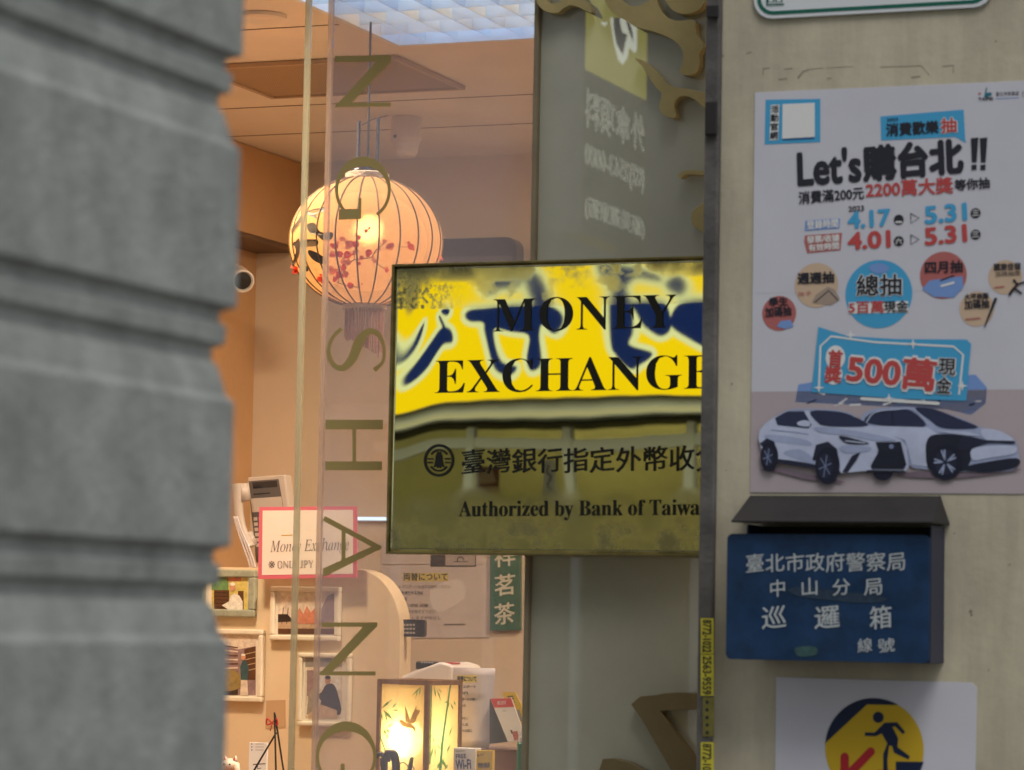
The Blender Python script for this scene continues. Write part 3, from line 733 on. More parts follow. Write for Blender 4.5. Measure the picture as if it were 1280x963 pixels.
a.disc((617, 212), 156, M_blue, 1); a.poly([(570, 88), (620, 70), (665, 88), (650, 112), (600, 118)], M_pale, 2, sm=3)
a.text('總抽', (518, 222), (720, 217), 96, M_white, 2, bold=.06); a.text('總抽', (518, 222), (720, 217), 96, M_ink, 3, bold=.02)
a.poly([(480, 250), (752, 244), (752, 296), (480, 302)], M_white, 2); a.text('5百萬', (482, 300), (640, 297), 54, M_red, 3.4, bold=.025); a.text('現金', (642, 296), (752, 293), 52, M_ink, 3.4, bold=.02)
a.disc((912, 126), 108, M_coral, 1); a.text('四月抽', (830, 118), (1000, 112), 54, M_ink, 3, bold=.03); a.poly([(815, 190), (850, 150), (1000, 130), (1005, 180), (960, 228), (870, 225)], M_pale, 2); a.stroke([(900, 150), (960, 128)], 6, M_ink, 3); a.stroke([(905, 175), (960, 160)], 10, M_white, 3)
a.disc((1195, 135), 78, M_peach, 1); a.text('國旅住宿', (1145, 105), (1266, 100), 32, M_ink, 3, bold=.03); a.text('加碼抽獎', (1150, 134), (1266, 128), 24, M_ink, 3); a.stroke([(1236, 150), (1252, 168), (1232, 190), (1216, 214)], 12, M_ink, 4); a.stroke([(1252, 168), (1285, 158)], 9, M_ink, 4); a.stroke([(1240, 188), (1268, 208)], 10, M_ink, 4); a.stroke([(1148, 182), (1190, 178)], 6, M_coral, 3)
a.disc((1065, 280), 80, M_peach, 1); a.text('大坪商圈', (1010, 238), (1118, 232), 26, M_ink, 3, bold=.03); a.text('加碼抽', (1010, 282), (1122, 276), 42, M_ink, 3, bold=.03); a.stroke([(1152, 235), (1102, 362)], [14, 6], M_ink, 4); a.stroke([(1016, 328), (1080, 322)], 6, M_coral, 3)
a.disc((162, 300), 80, M_coral, 1); a.text('學生', (118, 268), (202, 263), 38, M_ink, 3, bold=.03); a.text('加碼抽', (100, 318), (218, 310), 44, M_ink, 3, bold=.03); a.poly([(150, 360), (170, 335), (215, 330), (228, 360), (190, 372)], M_pale, 2)
# cash banner
a.poly([(250, 625), (330, 612), (1060, 580), (1112, 640), (1106, 712), (1040, 765), (930, 740), (235, 706)], M_pale, 1)
for _ in range(26):
    x, y = random.uniform(260, 1090), random.uniform(640, 722); a.stroke([(x, y), (x + random.uniform(20, 60), y - random.uniform(-8, 26))], random.uniform(4, 9), random.choice((M_white, M_blue, M_steelblue)), 2, round_=False)
a.poly([(342, 362), (480, 405), (700, 418), (1020, 420), (1040, 440), (1030, 540), (1018, 700), (700, 690), (310, 660)], M_blue, 3)
a.stroke([(345, 640), (352, 450), (400, 405), (600, 432), (960, 452), (1004, 490), (985, 672)], 9, M_white, 4, round_=False)
for s_ in ((490, 400), (775, 440), (345, 640), (665, 690), (1000, 632)): a.poly([(s_[0] - 26, s_[1]), (s_[0] - 5, s_[1] - 5), (s_[0], s_[1] - 26), (s_[0] + 5, s_[1] - 5), (s_[0] + 26, s_[1]), (s_[0] + 5, s_[1] + 5), (s_[0], s_[1] + 26), (s_[0] - 5, s_[1] + 5)], M_white, 5)
a.stroke([(540, 690), (890, 712)], 14, M_white, 4)
a.disc((420, 502), 48, M_white, 4, sx=.95, sy=1.15)
a.disc((412, 580), 42, M_white, 4, sy=1.1)
a.text('首', (388, 540), (448, 543), 72, M_red, 5, bold=.04); a.text('獎', (372, 614), (444, 618), 72, M_red, 5, bold=.04)
a.text('500萬', (472, 620), (868, 662), 148, M_white, 5, bold=.075); a.text('500萬', (472, 616), (868, 656), 138, M_red, 6, bold=.035)
a.text('現', (888, 582), (968, 586), 76, M_white, 5, bold=.06); a.text('現', (890, 580), (966, 584), 74, M_ink, 6, bold=.02); a.text('金', (880, 664), (948, 668), 74, M_white, 5, bold=.06); a.text('金', (880, 663), (946, 667), 72, M_ink, 6, bold=.02)
# the two cars
a.q = (930, 480, 3.657)
P_ = {k: mat('car_print_' + k, lin(*v), .5, var=.12, vscale=30) for k, v in dict(white=(190, 200, 228), light=(162, 174, 208), mid=(125, 138, 175), dark=(38, 44, 66), glass=(46, 54, 84), black=(34, 38, 56), tyre=(28, 32, 52), shade=(122, 108, 122)).items()}
a.poly([(540, 150), (600, 115), (760, 108), (880, 122), (1000, 160), (1085, 200), (1170, 215), (1230, 250), (1250, 280), (1252, 380), (1130, 405), (780, 385), (700, 300), (560, 190)], P_['light'], 7, sm=3)
a.poly([(785, 112), (870, 116), (985, 160), (1075, 200), (985, 208), (900, 200), (850, 165)], P_['glass'], 8, sm=3)
a.poly([(552, 170), (600, 128), (700, 118), (770, 125), (835, 190), (760, 200), (620, 190)], P_['glass'], 8, sm=3); a.stroke([(680, 122), (685, 192)], 6, P_['dark'], 9)
a.poly([(560, 192), (840, 200), (890, 230), (840, 380), (770, 370), (740, 260)], P_['white'], 8.5)
a.poly([(1090, 208), (1170, 215), (1228, 248), (1225, 262), (1110, 258)], P_['white'], 9, sm=3)
a.poly([(835, 330), (840, 260), (880, 232), (1000, 236), (1110, 262), (1050, 285), (1040, 350), (1000, 400), (860, 400)], P_['black'], 9, sm=3)
a.poly([(1010, 240), (1110, 258), (1232, 262), (1230, 275), (1120, 272), (1040, 300), (985, 300)], P_['dark'], 10, sm=3)
a.poly([(1110, 358), (1250, 340), (1252, 380), (1130, 405), (1000, 395), (1030, 375)], P_['black'], 10, sm=3)
a.disc((925, 360), 82, P_['tyre'], 11, sx=.92); a.disc((925, 360), 58, P_['dark'], 12, sx=.88)
for i in range(5):
    t = R(90 + 72 * i + 12)
    for dt in (-.14, .14): a.stroke([(925 + 12 * math.cos(t), 360 - 12 * math.sin(t)), (925 + 50 * math.cos(t + dt), 360 - 56 * math.sin(t + dt))], 7, P_['light'], 13)
# front car
a.disc((640, 405), 38, P_['tyre'], 13, sx=1.2)
a.poly([(78, 215), (100, 185), (150, 150), (215, 122), (300, 115), (430, 122), (500, 142), (580, 195), (720, 255), (750, 290), (758, 385), (740, 402), (600, 395), (450, 410), (430, 380), (330, 385), (165, 360), (85, 300), (72, 250)], P_['white'], 14)
a.poly([(148, 158), (200, 128), (280, 126), (315, 190), (300, 205), (160, 190)], P_['glass'], 15)
a.poly([(308, 128), (420, 128), (495, 145), (575, 192), (440, 198), (370, 192), (345, 180)], P_['glass'], 15, sm=3)
a.poly([(250, 178), (280, 168), (306, 175), (304, 196), (258, 192)], P_['white'], 16, sm=3)
a.poly([(440, 240), (500, 250), (580, 275), (480, 275)], P_['dark'], 16, sm=3); a.stroke([(470, 262), (560, 272)], 5, P_['white'], 17)
a.poly([(608, 268), (722, 266), (748, 370), (735, 392), (590, 390), (585, 375), (622, 310)], P_['black'], 16); a.disc((680, 288), 11, P_['mid'], 17)
for i in range(4): a.stroke([(615 - i * 6, 312 + i * 20), (730 + i * 5, 310 + i * 20)], 3, P_['dark'], 17)
a.poly([(500, 330), (540, 312), (520, 350), (480, 405), (455, 405)], P_['dark'], 16); a.poly([(570, 395), (740, 398), (745, 406), (560, 408)], P_['black'], 15.5)
a.poly([(165, 345), (330, 370), (330, 388), (165, 362)], P_['dark'], 15, sm=3); a.poly([(185, 320), (260, 300), (320, 340), (320, 368)], P_['light'], 14.6, sm=3)
a.stroke([(130, 212), (230, 222), (300, 232)], 3, P_['mid'], 15)
a.poly([(78, 275), (110, 250), (145, 265), (162, 330), (120, 320)], P_['dark'], 15); a.disc((122, 335), 62, P_['tyre'], 16, sx=.68, sy=1.1); a.disc((116, 335), 42, P_['dark'], 17, sx=.62, sy=1.1)
a.poly([(318, 350), (335, 280), (390, 265), (432, 300), (442, 380)], P_['dark'], 15); a.disc((388, 375), 78, P_['tyre'], 16, sx=.74, sy=1.1); a.disc((378, 378), 54, P_['dark'], 17, sx=.66, sy=1.1)
for cx_, cy_, rr in ((116, 335, 34), (378, 378, 46)):
    for i in range(6):
        t = R(60 * i + 15); a.stroke([(cx_, cy_), (cx_ + .62 * rr * math.cos(t), cy_ - 1.1 * rr * math.sin(t))], 4, P_['mid'], 18)
a.poly([(330, 200), (440, 205), (590, 230), (700, 258), (610, 262), (480, 238), (360, 225)], P_['light'], 15.2, sm=3); a.poly([(450, 285), (580, 290), (570, 310), (470, 318)], P_['light'], 15.3, sm=3)
a.poly([(105, 235), (200, 240), (300, 262), (310, 285), (220, 275), (120, 262)], P_['light'], 14.5, sm=3); a.poly([(1045, 300), (1120, 285), (1240, 285), (1238, 320), (1120, 340), (1050, 350)], P_['white'], 9.4, sm=3)
a.poly([(880, 215), (1000, 218), (1090, 238), (1000, 234)], P_['white'], 9.2, sm=3); a.stroke([(560, 185), (600, 132), (700, 118), (780, 118), (845, 185)], 5, P_['white'], 9.6, sm=3); a.stroke([(150, 155), (215, 122), (300, 118), (430, 124), (500, 142)], 5, P_['light'], 15.6, sm=3)
a.poly([(80, 395), (160, 405), (300, 440), (450, 452), (440, 440), (330, 420), (160, 385)], P_['shade'], 6.5, sm=3); a.poly([(700, 420), (860, 432), (1010, 430), (1250, 398), (1240, 392), (1000, 410), (800, 400)], P_['shade'], 6.5, sm=3)
tag(a.build('lottery_poster'), 'large white poster with dates, prize banner and two white cars, on the cream wall', 'poster')

# ---- police patrol box
MB_W = .085
FB = fac(-MB_W)
mb = thing('patrol_box', 'blue metal patrol box with white writing and open dark lid under the poster', 'box', W.P(W.uv(1040, 826)[0], W.uv(1040, 826)[1], 0))
b0, b1 = FB.uv(932, 740)[0], FB.uv(1163.5, 740)[0]
bz0 = FB.uv(1040, 827)[1]; bz1 = FB.uv(1040, 656)[1]; bzm = FB.uv(1040, 672)[1]
g = Geo(); t = .0025
g.box(W, b0, b1, bz0, bzm, MB_W - t, MB_W, M_boxnavy); g.box(W, b0, b0 + t, bz0, bz1, .0, MB_W - t, M_boxnavy); g.box(W, b1 - t, b1, bz0, bz1, .0, MB_W - t, M_boxnavy)
g.box(W, b0 + t, b1 - t, bz0, bz0 + t, 0, MB_W - t, M_boxnavy); g.box(W, b0 + t, b1 - t, bz0 + t, bz1, .001, .004, M_black)
g.build('body', mb, bevel=.0008)
lz0 = W.uv(1058, 620)[1]; l0, l1 = W.uv(938, 621)[0], W.uv(1176, 624)[0]
fz = FB.uv(1040, 653)[1]; fo = .105; FO = fac(-fo); e0, e1 = FO.uv(914, 650)[0], FO.uv(1166, 655)[0]
fz = FO.uv(1040, 652)[1]
top = [W.P(l0, lz0, .001), W.P(l1, lz0, .001), W.P(e1, fz, fo), W.P(e0, fz, fo)]
mid_l = W.P(e0 + .004, fz + .002, .001); mid_r = W.P(e1 - .002, fz + .004, .001)
vs = top + [W.P(b0 - .006, fz, .001), W.P(b1 + .008, fz, .001)]
link_mesh('lid', vs, [(0, 3, 2, 1), (0, 4, 3), (1, 2, 5)], M_lid, mb).modifiers.new('thick', 'SOLIDIFY').thickness = .0022
FP = fac(-MB_W - .003)
a = Art(FP, base=.002)
p_u0, p_v0 = FP.uv(907.5, 824); p_u1, p_v1 = FP.uv(1162.5, 669)
g = Geo(); g.prism(FP, rrect(p_u0, p_v0, p_u1, p_v1, .008), -.001, .0018, M_steelblue); fp = g.build('front_plate', mb, bevel=.0008)
a.q = (880, 600, 3.556)
a.text('臺北市政府警察局', (190, 415), (896, 408), 86, M_silver, 2, bold=.005, kai=True)
for ch, x0, x1, y in (('中', 298, 362, 520), ('山', 438, 506, 512), ('分', 574, 652, 516), ('局', 714, 794, 514)): a.text(ch, (x0, y), (x1, y - 1), 76, M_silver, 2, bold=.006, kai=True)
for ch, x0, x1, y in (('巡', 260, 368, 664), ('邏', 494, 606, 664), ('箱', 740, 836, 664)): a.text(ch, (x0, y), (x1, y - 1), 104, M_silver, 2, bold=.008, kai=True)
for ch, x0, x1, y in (('線', 686, 750, 768), ('號', 776, 850, 768)): a.text(ch, (x0, y), (x1, y - 1), 64, M_silver, 2, bold=.006, kai=True)
a.build('lettering', fp)
a = Art(FP, base=.002, q=(880, 600, 3.556))
M_stain = mat('brown_smear', (.018, .04, .075), .6, var=.3, vscale=90)
a.poly([(372, 492), (430, 475), (560, 490), (700, 505), (800, 520), (805, 540), (700, 548), (560, 535), (430, 520)], M_stain, 1, sm=4)
a.poly([(410, 745), (495, 742), (500, 778), (420, 784)], mat('green_residue', (.035, .09, .09), .6, var=.4, vscale=120), 1, sm=3)
a.build('smear', fp)

# ---- mind the step sign
a = Art(W, base=.0012, q=(960, 840, 4.571))
M_navy = mat('navy_print', (.006, .016, .055), .5); M_syel = mat('golden_yellow_print', (.60, .40, .02), .5); M_sred = mat('signal_red_print', (.42, .02, .03), .5)
a.slab([(38, 900), (1180, 900), (1194, 90), (1165, 62), (48, 30)], M_paper, .001)
a.disc((608, 440), 290, M_syel, 1, n=64)
cu_, cv_ = a.uv((608, 440)); rr = a.px(290) * a.mpp((608, 440))
arc = [(cu_ + rr * math.cos(R(t)), cv_ + rr * math.sin(R(t))) for t in range(62, 175, 4)]
a.uvpoly(arc + [a.uv((322, 414)), a.uv((568, 186)), a.uv((742, 190))], M_navy, 2)
a.disc((632, 260), 32, M_navy, 2)
a.poly([(555, 346), (612, 346), (668, 290), (740, 288), (786, 345), (772, 356), (728, 312), (712, 314), (746, 380), (742, 430), (812, 482), (806, 502), (722, 462), (712, 425), (694, 420), (684, 500), (688, 640), (660, 640), (660, 470), (684, 410), (652, 352), (618, 368), (555, 366)], M_navy, 2)
a.poly([(732, 512), (892, 514), (860, 600), (800, 680), (732, 700)], M_navy, 2)
a.stroke([(440, 485), (440, 620)], 48, M_sred, 2); a.stroke([(590, 455), (440, 610)], 48, M_sred, 2.3)
a.poly([(630, 560), (700, 560), (700, 600), (600, 620)], M_sred, 2)
tag(a.build('step_warning_sign'), 'white notice with a yellow disc, running figure and red tick, below the patrol box', 'sign')

# ================================================================== INSIDE THE SHOP
# ---- ceiling light with parabolic louvre
M_alu = papermat('louvre_acrylic', (.86, .93, 1.0), .10, .55)
M_tray = mat('light_tray_white', (.8, .8, .8), .4)
tr = thing('louvre_light', 'recessed ceiling light with a silver egg crate louvre glowing blue white', 'ceiling light', CE.P((tro_a0 + tro_a1) / 2, (tro_b0 + tro_b1) / 2, 0))
g = Geo(); a0, a1, b0_, b1_ = tro_a0, tro_a1, tro_b0, tro_b1
g.box(CE, a0, a1, b0_, b1_, -.13, -.12, M_tray)
for x0, x1, y0, y1 in ((a0, a0 + .012, b0_, b1_), (a1 - .012, a1, b0_, b1_), (a0 + .012, a1 - .012, b0_, b0_ + .012), (a0 + .012, a1 - .012, b1_ - .012, b1_)): g.box(CE, x0, x1, y0, y1, -.12, .003, M_tray)
g.build('frame', tr)
g = Geo(); na = 6; nb = 18
for i in range(1, na):
    x = a0 + (a1 - a0) * i / na
    g.prism(Plane(CE.P(x, 0, 0), ED, -EZ), [(-.004, -.05), (.004, -.05), (.016, .002), (-.016, .002)], 0, .001, M_alu) if 0 else g.add(
        [CE.P(x + dx, b, h) for b in (b0_ + .012, b1_ - .012) for dx, h in ((-.001, -.001), (.001, -.001), (.001, -.05), (-.001, -.05))], [(0, 1, 5, 4), (1, 2, 6, 5), (2, 3, 7, 6), (3, 0, 4, 7), (0, 3, 2, 1), (4, 5, 6, 7)], M_alu)
for j in range(1, nb):
    y = b0_ + (b1_ - b0_) * j / nb
    g.add([CE.P(x, y + dy, h) for x in (a0 + .012, a1 - .012) for dy, h in ((-.001, -.002), (.001, -.002), (.001, -.049), (-.001, -.049))], [(0, 1, 5, 4), (1, 2, 6, 5), (2, 3, 7, 6), (3, 0, 4, 7), (0, 3, 2, 1), (4, 5, 6, 7)], M_alu)
g.build('louvre', tr)
E_cool = emat('cool_tube', (.26, .55, 1.0), 11.0); E_warm = emat('warm_tube', (1.0, .62, .25), 12.0)
for i, e in enumerate((E_cool, E_cool, E_warm, E_cool)):
    x = a0 + (a1 - a0) * (i + .5) / 4
    g = Geo(); g.tube([CE.P(x, b0_ + .03, -.09), CE.P(x, b1_ - .03, -.09)], .013, e, 10); g.build('tube', tr)
# ---- air vent, downlight, detector
vn = CE.uv(262, 80); vf = CE.uv(577, 108); vl = CE.uv(342, 117)
M_vent = mat('brown_perforated_grille', (.30, .20, .12), .6)
nv = M_vent.node_tree.nodes; lk = M_vent.node_tree.links; tc = nv.new('ShaderNodeTexCoord'); vo = nv.new('ShaderNodeTexVoronoi'); vo.inputs['Scale'].default_value = 260; vo.inputs['Randomness'].default_value = 0
lk.new(tc.outputs['Object'], vo.inputs['Vector']); rp = nv.new('ShaderNodeValToRGB'); rp.color_ramp.elements[0].position = .38; rp.color_ramp.elements[1].position = .48
rp.color_ramp.elements[0].color = (.10, .06, .035, 1); rp.color_ramp.elements[1].color = (.40, .27, .16, 1); lk.new(vo.outputs['Distance'], rp.inputs[0]); lk.new(rp.outputs[0], nv['Principled BSDF'].inputs['Base Color'])
va0, va1, vb0, vb1 = CE.uv(430, 73)[0], CE.uv(430, 113)[0], vl[1], vf[1]
t = thing('ceiling_grille', 'brown perforated air grille set in the shop ceiling', 'vent', CE.P((va0 + va1) / 2, (vb0 + vb1) / 2, 0))
g = Geo(); g.box(CE, va0, va1, vb0, vb1, .001, .006, M_vent); g.build('panel', t)
M_vf = mat('grille_frame', (.45, .32, .21), .6)
g = Geo(); f_ = .012
for x0, x1, y0, y1 in ((va0 - f_, va0 - .0002, vb0 - f_, vb1 + f_), (va1 + .0002, va1 + f_, vb0 - f_, vb1 + f_), (va0, va1, vb0 - f_, vb0 - .0002), (va0, va1, vb1 + .0002, vb1 + f_)): g.box(CE, x0, x1, y0, y1, .0015, .010, M_vf)
g.build('frame', t)
dl = CE.uv(327, 19)
t = thing('downlight', 'small round recessed fitting in the ceiling, unlit, near the stone pillar', 'downlight', CE.P(dl[0], dl[1], 0))
g = Geo(); g.lathe(CE.P(dl[0], dl[1], 0), [(.022, .001), (.048, .001), (.048, .008), (.040, .010), (.022, .004)], M_ceil, axis=-EZ, n=28); g.build('ring', t, smooth=False)
g = Geo(); g.lathe(CE.P(dl[0], dl[1], 0), [(.021, .0012), (.012, .0030)], mat('downlight_dark', (.10, .05, .03), .5), axis=-EZ, n=20); g.build('core', t)
dt_ = fac(1.95); du_, dv_ = dt_.uv(507, 195)
t = thing('smoke_detector', 'pale squarish smoke detector hanging below the ceiling', 'detector', dt_.P(du_, ZC, 0))
M_det = mat('detector_plastic', (.66, .56, .50), .4)
g = Geo(); g.lathe(dt_.P(du_, ZC, 0), [(.034, .0), (.036, .05), (.030, dt_.uv(507, 176)[1] and .062), (.027, .082), (.02, .09)], M_det, axis=-EZ, n=24); g.build('housing', t, bevel=.002)
g = Geo(); g.ball(dt_.P(du_ - .012, ZC - .048, .034), .004, M_black); g.build('indicator', t)

# ---- unseen ceiling lamps, added to fill the shop with warm light
E_lamp = emat('fill_lamp_disc', (1.0, .70, .40), 6)
def added_ceiling_lamp(u, wd, power, label, col=(1, .77, .53), r=.11):
    pl = fac(wd); t = thing('added_ceiling_lamp', label, 'ceiling lamp', pl.P(u, ZC, 0), 'added fill lamps in the shop')
    g = Geo(); g.lathe(pl.P(u, ZC, 0), [(r, .0015), (r + .015, .0015), (r + .015, .02), (r, .02)], M_tray, axis=-EZ, n=28); g.build('ring', t)
    g = Geo(); g.lathe(pl.P(u, ZC, 0), [(r - .002, .010), (r - .02, .012)], E_lamp, axis=-EZ, n=28); g.build('diffuser', t)
    ld = bpy.data.lights.new('fill_glow', 'AREA'); ld.shape = 'DISK'; ld.size = 2 * r; ld.energy = power; ld.color = col
    lo = bpy.data.objects.new('fill_glow', ld); COL.objects.link(lo); lo.location = pl.P(u, ZC - .03, 0); adopt(lo, t)
added_ceiling_lamp(UL + .55, .75, 25, 'round warm fill lamp added out of view near the shop front above the counter')
added_ceiling_lamp(UL + 1.75, 1.5, 42, 'round warm fill lamp added out of view deeper in the shop behind the tinted panel')

# ---- paper lantern
LC = CAM + ray(457.5, 303) * 5.85
k_ = (LC - CAM).length / ray(457.5, 303).length / F       # metres per photo pixel at the lantern
LA, LB = 95.5 * k_, 82 * k_
lan = thing('paper_lantern', 'round cream silk lantern with dark ribs, red blossoms and a tassel, hanging lit', 'lantern', LC)
M_silk = papermat('lantern_silk', (.87, .53, .25), .22, .62, .55)
M_rib = mat('lantern_rib', (.16, .09, .04), .6); M_bead = mat('beaded_trim', (.72, .58, .42), .5, bump=.8, bscale=350, var=.3, vscale=250)
def lpt(th, ph, k=1.0): return LC + Vector((LA * k * math.sin(th) * math.cos(ph), LA * k * math.sin(th) * math.sin(ph), LB * k * math.cos(th)))
NS, NT = 88, 40; T0 = math.asin(27 / 95.5)
vs = [lpt(T0 + (math.pi - 2 * T0) * j / NT, 2 * math.pi * i / NS) for j in range(NT + 1) for i in range(NS)]
fs = [(j * NS + i, j * NS + (i + 1) % NS, (j + 1) * NS + (i + 1) % NS, (j + 1) * NS + i) for j in range(NT) for i in range(NS)]
shade = link_mesh('shade', vs, fs, M_silk, lan, smooth=True)
g = Geo()
for i in range(22): g.tube([lpt(T0 + (math.pi - 2 * T0) * j / 24, 2 * math.pi * (i + .25) / 22, 1.004) for j in range(25)], .0016, M_rib, 6)
g.build('ribs', shade, smooth=True)
class LArt(Art):
    """print on the lantern's silk"""
    def __init__(s, q=None): super().__init__(fac(0), q=q)
    def hit(s, p):
        x, y = s.c(p); d = ray(x, y); sc = Vector((1 / LA, 1 / LA, 1 / LB)); o_ = (CAM - LC) * sc; dd = d * sc
        A = dd.dot(dd); B = 2 * o_.dot(dd); C_ = o_.dot(o_) - 1.0; q_ = B * B - 4 * A * C_
        if q_ < 0: q_ = 0
        return CAM + d * ((-B - math.sqrt(q_)) / (2 * A))
    def poly(s, pts, mt, k=1, sm=0):
        if sm: pts = catmull(pts, sm)
        tri = tessellate_polygon([[Vector((x, y, 0)) for x, y in pts]])
        s.add([LC + (s.hit(p) - LC) * (1.006 + .002 * k) for p in pts], [tuple(t) for t in tri], mt)
    def blob(s, c, r, mt, k=1): s.poly([(c[0] + r * math.cos(R(i * 45)) * random.uniform(.75, 1.2), c[1] + r * math.sin(R(i * 45)) * random.uniform(.75, 1.2)) for i in range(8)], mt, k)
    def line(s, pts, wd, mt, k=1):
        for (x0, y0), (x1, y1) in zip(pts, pts[1:]):
            L = math.hypot(x1 - x0, y1 - y0) or 1; nx, ny = -(y1 - y0) / L * wd / 2, (x1 - x0) / L * wd / 2
            s.poly([(x0 + nx, y0 + ny), (x1 + nx, y1 + ny), (x1 - nx, y1 - ny), (x0 - nx, y0 - ny)], mt, k)
M_petal = papermat('blossom_red', (.72, .09, .06), .05, .6); M_twig = mat('blossom_twig', (.22, .10, .06), .6); M_brush = mat('lantern_brush_ink', (.05, .03, .015), .6); M_pet2 = papermat('blossom_pink', (.80, .30, .20), .05, .6)
la = LArt((340, 210, 4.187))
la.line([(300, 690), (345, 600), (400, 500), (430, 480), (520, 470), (545, 430), (600, 380)], 5, M_twig, 0); la.line([(400, 500), (340, 440), (330, 400)], 4, M_twig, 0); la.line([(430, 480), (440, 400), (470, 350)], 4, M_twig, 0); la.line([(520, 480), (590, 530)], 4, M_twig, 0); la.line([(345, 600), (410, 620), (460, 625)], 4, M_twig, 0); la.line([(600, 410), (690, 415), (730, 410)], 3, M_twig, 0)
for c_, r_ in (((365, 372), 12), ((330, 410), 15), ((408, 398), 18), ((440, 400), 14), ((395, 455), 18), ((355, 450), 15), ((318, 455), 15), ((400, 492), 13), ((436, 440), 12), ((372, 490), 12), ((505, 445), 15), ((540, 487), 10), ((618, 410), 17), ((585, 385), 9), ((560, 425), 8), ((320, 540), 15), ((350, 560), 16), ((385, 555), 15), ((375, 525), 13), ((330, 585), 10), ((410, 612), 14), ((455, 625), 8), ((600, 535), 9), ((725, 412), 14), ((250, 580), 12), ((265, 590), 9), ((455, 500), 9), ((455, 365), 10), ((492, 330), 9), ((470, 470), 9), ((125, 530), 12), ((118, 545), 9), ((875, 470), 10)):
    la.blob(c_, r_ * 1.25, random.choice((M_petal, M_petal, M_pet2)), 1.5)
    for _ in range(2): la.blob((c_[0] + random.uniform(-20, 20), c_[1] + random.uniform(-20, 20)), r_ * random.uniform(.45, .8), random.choice((M_petal, M_pet2)), 1.0)
for s_, w_ in (([(180, 232), (285, 205), (280, 225), (230, 245), (240, 262), (225, 262)], 0), ([(185, 300), (225, 290), (255, 335), (320, 340), (310, 375), (265, 378), (235, 350), (200, 340)], 0),
               ([(150, 385), (190, 375), (240, 378), (238, 408), (190, 412), (120, 410), (118, 388)], 0), ([(195, 430), (240, 445), (285, 480), (280, 505), (230, 490), (195, 455)], 0), ([(175, 520), (190, 515), (192, 538), (178, 540)], 0),
               ([(128, 290), (155, 250), (158, 275), (130, 315), (108, 345), (105, 320)], 0), ([(120, 400), (145, 370), (146, 450), (118, 510), (108, 500), (128, 440)], 0)):
    la.poly(s_, M_brush, 1, sm=4)
la.build('painted_blossoms', shade)
g = Geo(); g.lathe(LC + EZ * (LB * .935), [(26 * k_, 0), (27.5 * k_, .003), (27.5 * k_, 9 * k_), (24 * k_, 11 * k_), (23 * k_, 9 * k_)], M_bead, n=40); g.build('top_collar', lan)
g = Geo(); g.lathe(LC + EZ * (LB * .935 + 9 * k_), [(22 * k_, 0), (21 * k_, 5 * k_), (15 * k_, 10 * k_), (5 * k_, 12 * k_), (3 * k_, 20 * k_)], mat('dark_lantern_cap', (.06, .05, .055), .25, metal=.6), n=32); g.build('cap', lan, smooth=True)
g = Geo(); g.lathe(LC - EZ * (LB * .935), [(27 * k_, 0), (28 * k_, .003), (28 * k_, 8 * k_), (25 * k_, 8 * k_)], M_bead, axis=-EZ, n=40); g.build('bottom_collar', lan)
M_strand = mat('beaded_strand', (.55, .30, .22), .5, var=.4, vscale=300)
g = Geo()
for i in range(54):
    t = 2 * math.pi * i / 54; r_ = 24 * k_ * (1 if i % 2 else .8); L_ = (46 + 10 * math.cos(t * 1) + random.uniform(-4, 4)) * k_
    p = LC + Vector((r_ * math.cos(t), r_ * math.sin(t), -LB * .935 - 7 * k_))
    g.tube([p, p - EZ * L_ * .5, p - EZ * L_], [.0010, .0010, .0016], M_strand, 5)
g.build('tassel_fringe', lan)
g = Geo(); M_cord = mat('dark_cord', (.05, .045, .06), .5)
zt_ = LB * .935 + 20 * k_
g.tube([LC + EZ * zt_, Vector((LC.x, LC.y, ZC - .002))], .0022, M_cord); g.build('cord', lan)
g = Geo()
for sx_, yy in ((-12, 150), (12, 147)): g.tube([LC + rgt * (sx_ * k_) + EZ * (LB * .935 + 12 * k_), LC + rgt * (sx_ * k_) + EZ * ((303 - yy) * k_)], .0035, M_cord)
g.tube([LC + rgt * (-8 * k_) + EZ * (148 * k_), LC + rgt * (5 * k_) + EZ * (155 * k_), LC + rgt * (24 * k_) + EZ * (160 * k_)], .0008, M_cord)
g.build('hanger', lan)
E_bulb = emat('lantern_bulb', (1.0, .80, .48), 26)
bulb = LC + rgt * (5 * k_) + EZ * (18 * k_) - fwd * (30 * k_)
g = Geo(); g.ball(bulb, .030, E_bulb); g.build('bulb', lan, smooth=True)
ld = bpy.data.lights.new('lantern_glow', 'POINT'); ld.energy = .28; ld.shadow_soft_size = .035; ld.color = (1, .70, .38)
lo = bpy.data.objects.new('lantern_glow', ld); COL.objects.link(lo); lo.location = LC + EZ * .02; adopt(lo, lan)

# ---- cream partition with rounded corner
PA = fac(W_PART)
pu_l = UL + .002; pv0 = 1.0
top_v = PA.uv(420, 711)[1]; r_u = PA.uv(500, 800)[0]; rad = .105
pts = [(pu_l, .14), (r_u, .14)] + [(r_u - rad + rad * math.cos(R(t)), top_v - rad * 1.25 + rad * 1.25 * math.sin(R(t))) for t in range(0, 91, 9)] + [(pu_l, top_v)]
part_ = thing('partition', 'cream partition board with a rounded top corner behind the picture frames', 'partition', PA.P((pu_l + r_u) / 2, .14, 0))
g = Geo(); g.prism(PA, pts, -.06, 0, M_cream); g.build('board', part_, bevel=.004)

